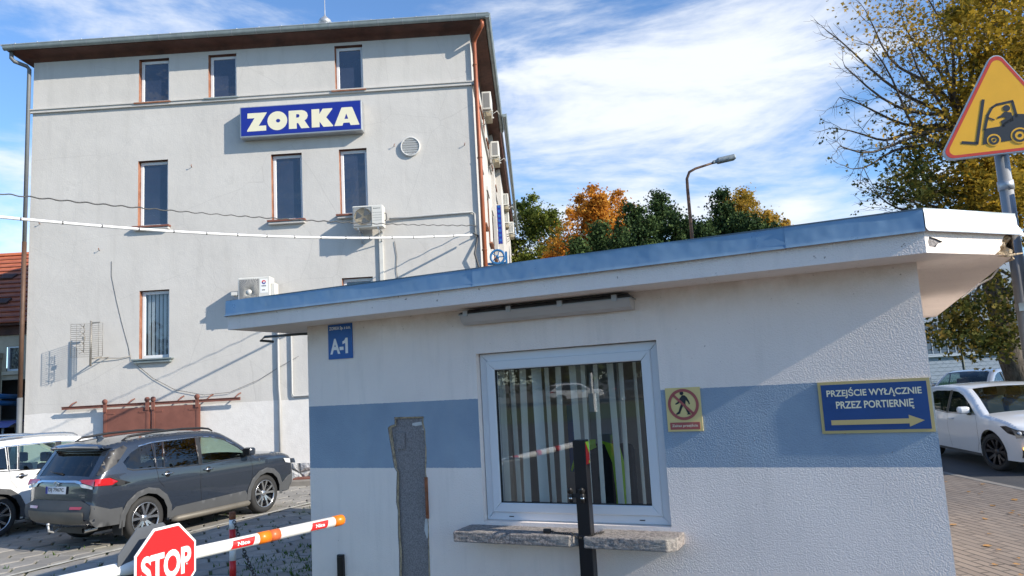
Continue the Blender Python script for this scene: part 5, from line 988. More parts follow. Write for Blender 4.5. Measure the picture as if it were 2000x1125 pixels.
mb = MB(); q = AE; mb.bbox(q.x-.17, q.x+.17, q.y-.16, q.y+.16, 0, 1.10, .02); mb.build('housing', 'sign_rear', cab)
# stop sign: octagon clamped to the arm
s0 = 1.315; SC = T0+dA*s0+side_*.10+ZA*(-.004)
sgF = Frame((SC.x, SC.y, 0), math.atan2(-dA.y, -dA.x)+rad(14)); st = thing('stop_sign', 'red octagonal stop sign fixed to the white boom arm', 'sign', (0, 0, SC.z), sgF)
OC = lambda r: [(r*math.cos(rad(22.5+45*i)), SC.z+r*math.sin(rad(22.5+45*i))) for i in range(8)]
SR = .222; mb = MB(); mb.prism(OC(SR), (0, -.004, 0), XA, ZA, (0, .005, 0)); mb.build('plate', 'sign_white', st)
mb = MB(); panel(OC(SR-.014), [], pf(-.0058), None, mb); mb.build('red_face', 'sign_red', st)
mb = MB(); mb.prism(OC(SR*1.0), (0, .120, 0), XA, ZA, (0, .006, 0)); o = mb.build('rear_plate', 'sign_rear', st); 
mb = MB(); text_mb(mb, 'STOP', 1, (0, -.0075, SC.z-.004), XA, ZA, bold=.038, width=.335, height=.150, spacing=.97); mb.build('lettering', 'sign_white', st)
mb = MB(); [mb.lathe([(0, 0), (.007, 0), (.007, .003), (0, .004)], (x, -.008, SC.z+z_), (0, -1, 0), 10) for x, z_ in ((-.125, -.045), (.135, -.03))]; mb.build('bolt', 'galv', st)
# second boom, on the far lane behind the viewer: seen only in the window's reflection
Q0, Q1 = pxw(1128, 867, 9.6), pxw(790, 946, 8.6); Q0, Q1 = mirror(Q0), mirror(Q1); d2 = (Q1-Q0); 
b2 = thing('barrier_boom', 'second white boom arm behind the viewer, seen reflected in the booth window', 'barrier', (Q1.x, Q1.y, 0))
mb = MB(); mb.tube([Q0, Q1], .036, 14); mb.build('arm', 'boom_white', b2)
mb = MB(); [mb.tube([Q0+d2*t, Q0+d2*(t+.03)], .0368, 14) for t in (.02, .14, .26, .40, .54)]; mb.build('red_tags', 'sign_red', b2)
mb = MB(); mb.bbox(Q1.x-.15, Q1.x+.15, Q1.y-.15, Q1.y+.15, 0, Q1.z+.08, .02); mb.build('cabinet', 'boom_white', b2)
# bollard and chain
def bollard(x, y, lb):
    z0 = yard_z(x, y); t = thing('bollard', lb, 'bollard', (x, y, z0), group='red and white chain bollards'); top = .86
    zz_ = [z0-.05, .08, .24, .405, .555, .70, .79, top]; cs = ['sign_red', 'boom_white']*4
    mb = MB(); mb.m('boom_white')
    for i in range(len(zz_)-1): mb.m('rust' if i == 6 else (['sign_red', 'boom_white'][i % 2])); mb.tube([(x, y, zz_[i]), (x, y, zz_[i+1])], .031, 14)
    mb.build('tube', None, t); return t
bollard(-2.84, 7.42, 'red and white banded chain bollard with a rusty top behind the boom arm'); BX = BOOTH.w((-4.25, .35, 0))
def cat_(a, b, sag, n=16): return [Vector(a).lerp(Vector(b), i/n)-ZA*(sag*4*(i/n)*(1-i/n)) for i in range(n+1)]
pts = cat_((-2.81, 7.38, .78), (BX.x, BX.y, .52), .62, 24)
mb = chain([tuple(p) for p in pts], .042, .0045); o = mb.build('barrier_chain', 'chain_steel', None, org=(-2.8, 7.4, .7)); tag(o, 'rusty steel chain sagging from the bollard to the booth wall', 'chain')
lowp = min(pts, key=lambda p: p.z)
mb = MB(); p = pts[9]; mb.prism([(-.085, 0), (0, .075), (.10, -.02), (.09, -.13), (-.085, -.13)], (p.x, p.y-.01, p.z-.09), XA, ZA, (0, .006, 0)); solo(mb, 'hanging_tag', 'tag_wood', 'small tan plate hanging from the sagging chain', 'plate', tuple(p))
# ================================================================== CARS
def crom(P, k=6):
    P = np.array(P, float); Q = [P[0]]
    for i in range(len(P)-1):
        p0, p1, p2, p3 = P[max(i-1, 0)], P[i], P[i+1], P[min(i+2, len(P)-1)]
        for t in np.linspace(0, 1, k+1)[1:]:
            Q.append(.5*((2*p1)+(-p0+p2)*t+(2*p0-5*p1+4*p2-p3)*t*t+(-p0+3*p1-3*p2+p3)*t**3))
    return np.array(Q)
class Car:
    def __init__(s, S, paint, label, loc, heading, cat='car', name='parked_car', group=None):
        s.S = S; s.paint = paint; s.fr = Frame((loc[0], loc[1], 0), math.atan2(heading[1], heading[0]))
        s.t = thing(name, label, cat, (0, 0, loc[2]), s.fr, group); ORG[s.t] = Vector((0, 0, 0))
        s.seg = {k_: crom(v, 5) for k_, v in S['prof']}; s.order = [k_ for k_, _ in S['prof']]
        top = [s.seg[s.order[0]]]+[s.seg[k_][1:] for k_ in s.order[1:]]; s.top = np.vstack(top); s.T2 = s.top[:, :2]
        s.A, s.Bs = s.T2[:-1], s.T2[1:]
    def Yv(s, P):
        S = s.S; P = np.asarray(P, float).reshape(-1, 2); x, z = P[:, 0], P[:, 1]
        xr, xf = s.T2[:, 0].min(), s.T2[:, 0].max(); tr = np.clip((-x-S['kr'])/(-xr-S['kr']), 0, 1); tf = np.clip((x-S['kf'])/(xf-S['kf']), 0, 1)
        pl = 1-S['ar']*tr**2.4-S['af']*tf**2.2
        zb, zr, zs = S['zb'], S['H'], S['zs']
        lo = 1-.045*np.clip((zb*.78-z)/(zb*.78-zs), 0, 1)**1.6-.02*np.clip((z-zb*.78)/(zb*.22), 0, 1)**2; up = np.clip((z-zb)/(zr-zb), 0, 1)
        y = S['W']/2*pl*(lo-S['tum']*up**1.1)
        D = np.full(len(P), 9.)
        for a, b in zip(s.A, s.Bs):
            ab = b-a; t = np.clip(((P-a)@ab)/max(1e-9, ab@ab), 0, 1); D = np.minimum(D, np.linalg.norm(P-a-t[:, None]*ab, axis=1))
        r = S.get('r', .09); q = np.clip(1-D/r, 0, 1); return y-r*.75*(1-np.sqrt(np.maximum(0, 1-q*q)))
    def side(s, poly, mt, name, off=0., holes=[], cell=.06, par=None, sides=(-1, 1), mb=None, build=True):
        m_ = mb or MB(); m_.m(mt, True); V, T = cdt(poly, holes, cell); y = s.Yv(V)
        for sd_ in sides:
            m_.add([(u, sd_*(yy+off), v) for (u, v), yy in zip(V, y)], [t if sd_ < 0 else t[::-1] for t in T])
        return m_.build(name, None, par or s.t) if build else m_
    def each(s, poly, mt, name, off=0., par=None, cell=.06):
        return [s.side(poly, mt, name, off, cell=cell, par=par, sides=(q,)) for q in (-1, 1)]
    def skin(s, seg, s0=-1, s1=1, off=0., M=14, mb=None, mt=None):
        P = s.seg[seg] if isinstance(seg, str) else seg; T = np.gradient(P[:, :2], axis=0); T /= np.linalg.norm(T, axis=1)[:, None]+1e-9; Nn = np.stack([-T[:, 1], T[:, 0]], 1)
        # profile runs rear -> front over the top: the left-hand normal points outwards
        yh = s.Yv(P[:, :2]); vs = []; 
        for i in range(len(P)):
            for j in range(M+1):
                q = s0+(s1-s0)*j/M; b = P[i, 2]*(1-q*q)+off; vs.append((P[i, 0]+Nn[i, 0]*b, q*(yh[i]), P[i, 1]+Nn[i, 1]*b))
        mb.m(mt, True); mb.add(vs, [(i*(M+1)+j, (i+1)*(M+1)+j, (i+1)*(M+1)+j+1, i*(M+1)+j+1) for i in range(len(P)-1) for j in range(M)])
    def endmap(s, y, z, end, off):
        segs = s.S['rear'] if end < 0 else s.S['front']; P = np.vstack([s.seg[k_] for k_ in segs]); P = P[np.argsort(P[:, 1])]
        x = np.interp(z, P[:, 1], P[:, 0]); c_ = np.interp(z, P[:, 1], P[:, 2]); yh = s.Yv([(x, z)])[0]; q = max(-1, min(1, y/yh))
        return (x+end*(c_*(1-q*q)+off), y, z)
    def end(s, poly, mt, name, end=-1, off=.012, par=None, both=False, build=True):
        m_ = MB(); m_.m(mt, True); V, T = cdt(poly, [], .07)
        for k_ in ((1, -1) if both else (1,)): m_.add([s.endmap(k_*u, v, end, off) for u, v in V], [t if k_*end < 0 else t[::-1] for t in T])
        return m_.build(name, None, par or s.t)
    def line(s, pts, name='door_gap', w_=.006, off=.0025, mt='black', par=None):
        P = [Vector(p) for p in pts]; L_, R_ = [], []
        for i, p in enumerate(P):
            d_ = (P[min(i+1, len(P)-1)]-P[max(i-1, 0)]).normalized(); n_ = Vector((-d_.y, d_.x))*w_/2; L_.append(tuple(p+n_)); R_.append(tuple(p-n_))
        return L_+R_[::-1]
    def wheels(s):
        S = s.S; r = S['wr']; tw = .225
        for x in (S['xr'], S['xf']):
            for sd_ in (-1, 1):
                yo = sd_*(S['W']/2-.035); ax_ = (0, sd_, 0); st_ = S.get('steer', 0) if x == S['xf'] else 0
                wf = MB(); c_ = (x, yo-sd_*tw, r)
                rot = Matrix.Rotation(st_, 3, 'Z'); cc = Vector((x, yo-sd_*tw/2, r))
                def bld(mb, nm, par=None):
                    mb.v = [tuple(rot @ (Vector(v)-cc)+cc) for v in mb.v]; return mb.build(nm, None, par or s.t)
                wf.m('rubber'); wf.lathe([(r*.70, .02), (r*.80, .0), (r*.93, .012), (r*.985, .035), (r, .06), (r, tw-.06), (r*.985, tw-.035), (r*.93, tw-.012), (r*.80, tw), (r*.70, tw-.02)], c_, ax_, 40)
                wo = bld(wf, 'wheel'); ri = MB(); rr = r*.71; ri.m('alloy_dark'); ri.lathe([(rr*.99, tw-.03), (rr*.94, .04), (0, .04)], c_, ax_, 32); am = S.get('alloy', 'alloy'); ri.m(am); ri.lathe([(rr*1.0, tw-.02), (rr*1.01, tw-.008), (rr*.96, tw-.006), (rr*.94, tw-.03)], c_, ax_, 40)
                ns = S.get('spokes', 5)
                for i in range(ns):
                    for k_ in (-1, 1):
                        a = 2*math.pi*i/ns+.3+k_*.155; ex = Vector((math.cos(a), 0, math.sin(a))); ey = Vector((-math.sin(a), 0, math.cos(a)))*k_
                        yb = yo-sd_*.022; o_ = Vector((x, 0, r))
                        pr = [(.045, -.018, .015, yb-sd_*.02), (rr*.55, -.010, .026, yb-sd_*.006), (rr*.965, .004, .052, yb)]
                        vs = []
                        for rad_, l0, l1, y_ in pr:
                            for l_, dy in ((l0, 0), (l1, 0), (l1, -sd_*.05), (l0, -sd_*.05)): q = o_+ex*rad_+ey*l_; vs.append((q.x, y_+dy, q.z))
                        ri.add(vs, [(j*4+q, j*4+(q+1) % 4, j*4+4+(q+1) % 4, j*4+4+q) for j in range(2) for q in range(4)])
                ri.lathe([(.075, tw-.06), (.065, tw-.045), (.03, tw-.035), (0, tw-.035)], c_, ax_, 20); ri.m('alloy_dark')
                for i in range(5): a = i*1.2566; ri.lathe([(0, 0), (.009, 0), (.009, .004), (0, .004)], (x+.048*math.cos(a), yo-sd_*.048, r+.048*math.sin(a)), ax_, 8)
                bld(ri, 'rim', wo)
    def arches(s):
        S = s.S; mb = MB(); mb.m('black', True)
        for x in (S['xr'], S['xf']):
            for sd_ in (-1, 1):
                n_ = 16; vs = []; ys = (sd_*(S['W']/2-.06), sd_*.42)
                for y_ in ys: vs += [(x+(S['wa']+.004)*math.cos(math.pi*i/n_), y_, S['wr']+(S['wa']+.004)*math.sin(math.pi*i/n_)) for i in range(n_+1)]
                mb.add(vs, [(i, i+1, n_+2+i, n_+1+i) for i in range(n_)]); mb.add([vs[n_+1+i] for i in range(n_+1)], [tuple(range(n_+1))])
        mb.smooth = False; x0, x1 = S['xr'], S['xf']; mb.box(x0-.75, x1+.70, -.44, .44, .24, .50); mb.box(x0+S['wa'], x1-S['wa'], -S['W']/2*.88, S['W']/2*.88, .24, .42); mb.build('underbody', None, s.t)
    def outline(s):
        S = s.S; zs = S['zs']; out_ = [tuple(p) for p in s.T2]
        def arch(x, z0, z1):
            r = S['wa']; a0 = math.asin(max(-1, min(1, (z0-S['wr'])/r))); a1 = math.pi-math.asin(max(-1, min(1, (z1-S['wr'])/r)))
            return [(x+r*math.cos(t), S['wr']+r*math.sin(t)) for t in np.linspace(a0, a1, 22)]
        out_ += arch(S['xf'], s.T2[-1][1]+.0, zs)+arch(S['xr'], zs, s.T2[0][1]); return out_
    def base(s, wins, glassm, skins):
        S = s.S; mb = MB(); o = s.outline(); s.side(o, s.paint, 'body', holes=[w_ for w_ in wins], cell=.045, mb=mb, build=False)
        for k_ in s.order:
            if k_ in skins:
                e_ = skins[k_][0]; s.skin(k_, -1, -e_, M=3, mb=mb, mt=s.paint); s.skin(k_, e_, 1, M=3, mb=mb, mt=s.paint)
            else: s.skin(k_, mb=mb, mt=s.paint)
        mb.build('body', None, s.t, recalc=True, autos=38)
        for k_, (e_, mt, nm) in skins.items(): mb = MB(); s.skin(k_, -e_, e_, off=-.004, mb=mb, mt=mt, M=16); mb.build(nm, None, s.t)
        for w_, g in zip(wins, glassm):
            for q in (-1, 1): s.side(w_, g, 'side_window', -.010, sides=(q,))
        s.arches(); s.wheels()
    def seats(s, xs):
        for x in xs:
            for y in (-.38, .38):
                mb = MB(); mb.bbox(x-.25, x+.25, y-.24, y+.24, .55, .70, .04); mb.bbox(x-.36, x-.22, y-.23, y+.23, .65, 1.18, .05, Matrix.Rotation(rad(-12), 3, 'Y')); mb.bbox(x-.40, x-.30, y-.12, y+.12, 1.2, 1.38, .03); mb.build('seat', 'seat_dark', s.t)
        mb = MB(); mb.bbox(s.S['dash']-.1, s.S['dash']+.35, -.62, .62, .75, s.S['zb']-.06, .05); mb.build('dashboard', 'seat_dark', s.t)
def ringpoly(cx, cz, r0, r1, a0, a1, n=20, z0=None):
    O_ = [(cx+r1*math.cos(t), cz+r1*math.sin(t)) for t in np.linspace(a0, a1, n)]; I_ = [(cx+r0*math.cos(t), cz+r0*math.sin(t)) for t in np.linspace(a1, a0, n)]; return O_+I_
SUV = dict(W=1.855, H=1.685, zb=1.10, zs=.27, wr=.362, wa=.415, xr=-1.345, xf=1.345, kr=1.3, kf=1.2, ar=.09, af=.13, tum=.17, dash=.75, rear=['rb', 'tg', 'rw'], front=['nose'],
    prof=[('rb', [(-2.12, .38, .05), (-2.26, .44, .06), (-2.31, .60, .07), (-2.27, .76, .06)]), ('tg', [(-2.27, .76, .06), (-2.26, .90, .06), (-2.25, 1.05, .05), (-2.20, 1.13, .045)]), ('rw', [(-2.20, 1.13, .045), (-2.08, 1.30, .04), (-1.93, 1.52, .035)]),
          ('sp', [(-1.93, 1.52, .035), (-2.02, 1.565, .03), (-1.96, 1.60, .03)]), ('roof', [(-1.96, 1.60, .03), (-1.5, 1.65, .03), (-.9, 1.682, .03), (-.3, 1.685, .03), (.15, 1.655, .035), (.38, 1.60, .04)]), ('ws', [(.38, 1.60, .04), (.70, 1.42, .06), (1.02, 1.20, .07), (1.12, 1.135, .06)]),
          ('hood', [(1.12, 1.135, .05), (1.5, 1.12, .045), (1.9, 1.085, .05), (2.12, 1.02, .06)]), ('nose', [(2.12, 1.02, .06), (2.21, .90, .10), (2.24, .65, .11), (2.22, .45, .10), (2.10, .33, .08)])])
W1 = [(.90, 1.135), (.64, 1.32), (.36, 1.475), (.10, 1.545), (-.16, 1.565), (-.20, 1.115)]
W2 = [(-.29, 1.115), (-.27, 1.57), (-.93, 1.565), (-.99, 1.15), (-.96, 1.13)]
W2b = [(-1.02, 1.15), (-.96, 1.565), (-1.13, 1.56), (-1.14, 1.16)]
W3 = [(-1.18, 1.17), (-1.18, 1.555), (-1.42, 1.52), (-1.60, 1.44), (-1.75, 1.31), (-1.70, 1.22), (-1.60, 1.185)]
def suv(paint, label, loc, heading, detail=True, group=None, name='parked_car', glasses=('car_glass', 'privacy_glass', 'privacy_glass', 'privacy_glass')):
    c_ = Car(SUV, paint, label, loc, heading, name=name, group=group); S = SUV
    c_.base([W1, W2, W2b, W3], list(glasses), {'ws': (.90, 'car_glass', 'windshield'), 'rw': (.84, 'privacy_glass', 'rear_window')})
    c_.seats((.15, -.85))
    c_.each([(-1.93, 1.50), (-1.70, 1.575), (-1.64, 1.53), (-1.86, 1.30), (-2.16, 1.15), (-2.185, 1.16)], 'dark_plastic', 'rear_pillar', .004)
    # window surround: black pillars, chrome upper line
    c_.each([(-.21, 1.105), (-.16, 1.575), (-.27, 1.58), (-.285, 1.105)], 'black', 'door_pillar', .004); c_.each([(-1.150, 1.15), (-1.140, 1.57), (-1.165, 1.565), (-1.172, 1.16)], 'alloy_dark', 'window_bar', .006)
    c_.each([(-.995, 1.15), (-.935, 1.57), (-.950, 1.57), (-1.012, 1.15)], 'alloy_dark', 'window_bar', .006)
    c_.each(c_.line([(.93, 1.125), (.66, 1.34), (.37, 1.492), (.10, 1.56), (-.2, 1.582), (-.9, 1.58), (-1.18, 1.573), (-1.44, 1.535)], w_=.014), 'chrome', 'window_trim', .006)
    c_.each(c_.line([(.93, 1.115), (-.2, 1.098), (-1.0, 1.13), (-1.6, 1.168), (-1.7, 1.205)], w_=.016), 'black', 'window_trim', .004)
    # lower cladding and arch rings (angular, like the body)
    zr = S['wr']
    for xc in (S['xr'], S['xf']): c_.each(ringpoly(xc, zr, .405, .50, rad(-8), rad(188), 9), 'plastic_cladding', 'arch_trim', .014, cell=.05)
    c_.each([(-.90, .27), (.90, .27), (.86, .42), (.80, .50), (-.78, .46), (-.86, .40)], 'plastic_cladding', 'sill_cladding', .010)
    c_.each([(-1.74, .36), (-1.80, .62), (-2.0, .62), (-2.28, .72), (-2.30, .50), (-2.20, .37)], 'plastic_cladding', 'bumper_side', .006)
    c_.each([(1.78, .36), (1.80, .50), (2.0, .62), (2.18, .66), (2.20, .42), (2.12, .33)], 'plastic_cladding', 'front_bumper_side', .006)
    for sd_ in (-1, 1): mb = MB(); mb.tube([(-.88, sd_*.93, .26), (-.80, sd_*.98, .27), (.80, sd_*.98, .27), (.88, sd_*.93, .26)], [.03, .052, .052, .03], 10); mb.build('running_board', 'dust_brown', c_.t)
    # door lines
    for L_ in ([(.93, 1.115), (.98, .95), (.97, .60), (.90, .44)], [(-.245, 1.10), (-.26, .75), (-.22, .44)], [(-1.16, 1.15), (-1.13, .95), (-1.02, .82)], [(1.18, 1.12), (1.16, .98)]): c_.each(c_.line(L_), 'black', 'door_gap', .003)
    for x, z in ((.02-.10, 1.0), (-.95, 1.03)):
        for sd_ in (-1, 1):
            y_ = sd_*(c_.Yv([(x, z)])[0]); mb = MB(); mb.m('chrome'); mb.tube([(x-.10, y_+sd_*.012, z), (x-.09, y_+sd_*.035, z+.002), (x+.09, y_+sd_*.035, z+.006), (x+.10, y_+sd_*.012, z+.006)], .013, 8); mb.m('black'); mb.lathe([(0, 0), (.055, .002), (.05, .006), (0, .008)], (x, y_, z-.004), (0, sd_, 0), 14); mb.build('door_handle', None, c_.t)
    for sd_ in (-1, 1):
        mb = MB(); mb.m(paint); mb.bbox(.70, .86, sd_*1.05-.11, sd_*1.05+.10, 1.15, 1.30, .045); mb.m('black'); mb.bbox(.72, .80, sd_*.90-.06, sd_*.90+.06, 1.12, 1.18, .015); mb.bbox(.695, .71, sd_*1.05-.09, sd_*1.05+.085, 1.165, 1.285, .006); mb.build('wing_mirror', None, c_.t)
        mb = MB(); yy = .62; pts = [(x, sd_*(yy-.0*(i in (0, 6))), z) for i, (x, z) in enumerate([(-1.62, 1.64), (-1.50, 1.70), (-1.0, 1.735), (-.4, 1.742), (.0, 1.725), (.18, 1.70), (.27, 1.655)])]; mb.tube(pts, [.014, .02, .02, .02, .02, .018, .012], 8)
        mb.build('roof_rail', 'black' if paint != 'white_car_paint' else 'chrome', c_.t)
    mb = MB(); mb.prism([(-1.62, 1.66), (-1.50, 1.665), (-1.60, 1.725), (-1.65, 1.725)], (0, .02, 0), XA, ZA, (0, -.04, 0)); mb.build('aerial_fin', paint, c_.t)
    # spoiler, rear lamps, number plate, handle trim, bumper
    mb = MB(); P = [(-1.72, 1.618), (-1.98, 1.60), (-2.10, 1.565), (-2.08, 1.545), (-1.92, 1.53)]; vs = []
    for y_, k_ in ((-.66, .86), (-.56, .97), (0, 1.02), (.56, .97), (.66, .86)): vs += [(-1.72+(x+1.72)*k_, y_, z+(.012 if y_ == 0 else 0)-(.02 if abs(y_) > .6 else 0)) for x, z in P]
    mb.m(paint, True); mb.add(vs, [(i*5+j, i*5+j+1, i*5+6+j, i*5+5+j) for i in range(4) for j in range(4)]); mb.build('spoiler', None, c_.t, autos=40)
    for q in (-1, 1):
        tl = MB(); tl.m('red_lens', True)
        c_.side([(-2.24, 1.0), (-2.22, 1.10), (-2.02, 1.10), (-1.88, 1.03), (-1.98, .985)], 'red_lens', 'tail_light', .014, mb=tl, build=False, sides=(q,))
        V, T = cdt([(.50, 1.075), (.56, 1.10), (.86, 1.10), (.87, 1.0), (.62, 1.05)], [], .05); tl.add([c_.endmap(q*u, v, -1, .020) for u, v in V], [t if q > 0 else t[::-1] for t in T]); lt = tl.build('tail_light', None, c_.t)
        c_.side([(-2.02, 1.118), (-1.66, .985), (-1.78, .965), (-1.98, .963), (-1.87, 1.03)], 'black', 'lamp_tip', .012, par=lt, sides=(q,))
        mb = MB(); mb.m('clear_lens', True); V, T = cdt([(.52, 1.055), (.84, .995), (.84, .955), (.60, .985)], [], .05); mb.add([c_.endmap(q*u, v, -1, .018) for u, v in V], [t if q > 0 else t[::-1] for t in T]); mb.build('reversing_lens', None, lt)
    c_.end([(-.56, 1.075), (-.44, 1.09), (.44, 1.09), (.56, 1.075), (.62, 1.035), (.56, 1.035), (.43, 1.06), (-.43, 1.06), (-.56, 1.035), (-.62, 1.035)], 'chrome', 'tailgate_trim', -1, .024)
    c_.end([(-.84, .50), (-.86, .70), (-.60, .79), (.60, .79), (.86, .70), (.84, .50)], 'plastic_cladding', 'rear_bumper', -1, .020)
    c_.end([(-.70, .47), (-.72, .62), (.72, .62), (.70, .47), (.55, .42), (-.55, .42)], 'dust_brown', 'skid_plate', -1, .030)
    c_.end([(.42, .66), (.66, .66), (.68, .70), (.42, .70)], 'red_lens', 'reflector', -1, .032); c_.end([(-.42, .66), (-.66, .66), (-.68, .70), (-.42, .70)][::-1], 'red_lens', 'reflector', -1, .032)
    pl = c_.end([(-.26, .885), (.26, .885), (.26, 1.0), (-.26, 1.0)], 'plate_white', 'number_plate', -1, .024)
    if detail:
        tb = MB(); xp = c_.endmap(0, .94, -1, .027)[0]-.001; text_mb(tb, 'DJ 7967C', 1, (xp, -.015, .942), (0, -1, 0), ZA, bold=.012, width=.40, height=.072); tb.build('lettering', 'black', pl)
        mb = MB(); mb.box(xp-.001, xp+.003, .215, .26, .887, .998); mb.build('country_band', 'sign_blue_dark', pl)
        mb = MB(); xq = c_.endmap(0, 1.04, -1, .03)[0]
        for rx, rz, dz in ((.062, .042, 0), (.020, .040, 0), (.042, .016, .016)): mb.tube([(xq, rx*math.cos(i*math.pi/12), 1.035+dz+rz*math.sin(i*math.pi/12)) for i in range(24)], .0055, 5, closed=True)
        mb.build('emblem', 'chrome', c_.t)
        mb = MB(); text_mb(mb, 'HYBRID', 1, (c_.endmap(-.62, .86, -1, .014)[0]-.002, -.62, .868), (0, -1, 0), ZA, width=.15, height=.022); text_mb(mb, 'AWD', 1, (c_.endmap(-.64, .83, -1, .014)[0]-.002, -.64, .835), (0, -1, 0), ZA, width=.09, height=.02); mb.build('lettering', 'chrome', c_.t)
        mb = MB(); x1, y1 = c_.endmap(.05, 1.16, -1, .03)[0], 0; mb.tube([(-2.20, .02, 1.165), (-2.235, -.0, 1.18), (-2.20, .30, 1.20), (-2.17, .42, 1.22)], [.02, .018, .010, .006], 6); mb.build('wiper', 'black', c_.t)
        mb = MB(); mb.tube([(-2.15, 0, .38), (-2.36, 0, .30), (-2.44, 0, .33), (-2.45, 0, .42)], .018, 8); mb.lathe([(0, 0), (.022, .008), (.027, .025), (.022, .042), (0, .05)], (-2.45, 0, .41), (0, 0, 1), 12); mb.build('tow_hook', 'galv', c_.t)
        for y_ in (-.62,): mb = MB(); mb.m('chrome'); mb.tube([(-2.05, y_, .335), (-2.27, y_, .33)], .038, 12, cap=False); mb.build('exhaust', None, c_.t)
        mb = MB(); mb.box(-1.80, -1.785, -.90, -.66, .18, .42); mb.build('mud_flap', 'rubber', c_.t)
    # front end
    for q in (-1, 1):
        h_ = MB(); h_.m('clear_lens', True); c_.side([(2.10, .86), (2.08, .955), (1.86, .985), (1.92, .90)], 'clear_lens', 'headlight', .012, mb=h_, build=False, sides=(q,)); V, T = cdt([(.50, .86), (.52, .93), (.86, .95), (.86, .85)], [], .06); h_.add([c_.endmap(q*u, v, 1, .014) for u, v in V], [t if q < 0 else t[::-1] for t in T]); h_.build('headlight', None, c_.t)
    c_.end([(-.48, .55), (-.50, .90), (.50, .90), (.48, .55)], 'dark_plastic', 'grille', 1, .016)
    return c_.t
HATCH = dict(W=1.795, H=1.455, zb=.95, zs=.22, wr=.325, wa=.375, xr=-1.33, xf=1.32, kr=1.2, kf=1.1, ar=.10, af=.17, tum=.17, dash=.7, r=.08, spokes=5, rear=['rb', 'tg', 'rw'], front=['nose'],
    prof=[('rb', [(-2.02, .34, .05), (-2.14, .42, .06), (-2.16, .60, .07), (-2.12, .74, .06)]), ('tg', [(-2.12, .74, .06), (-2.10, .85, .06), (-2.04, 1.0, .05)]), ('rw', [(-2.04, 1.0, .05), (-1.85, 1.22, .04), (-1.72, 1.36, .035)]), ('roof', [(-1.72, 1.36, .03), (-1.3, 1.41, .03), (-.6, 1.452, .03), (-.1, 1.445, .03), (.15, 1.415, .035), (.32, 1.38, .04)]),
          ('ws', [(.32, 1.38, .04), (.65, 1.22, .06), (.98, 1.02, .07), (1.08, .955, .06)]), ('hood', [(1.08, .955, .05), (1.45, .92, .045), (1.80, .85, .05), (2.0, .76, .06)]), ('nose', [(2.0, .76, .06), (2.10, .66, .11), (2.13, .50, .12), (2.12, .35, .11), (2.02, .22, .08)])])
H1 = [(.86, .965), (.60, 1.13), (.32, 1.27), (.08, 1.335), (-.14, 1.35), (-.18, .95)]; H2 = [(-.27, .95), (-.24, 1.352), (-.85, 1.345), (-1.10, 1.30), (-1.16, 1.0)]; H3 = [(-1.22, 1.01), (-1.17, 1.29), (-1.36, 1.25), (-1.55, 1.12), (-1.50, 1.04)]
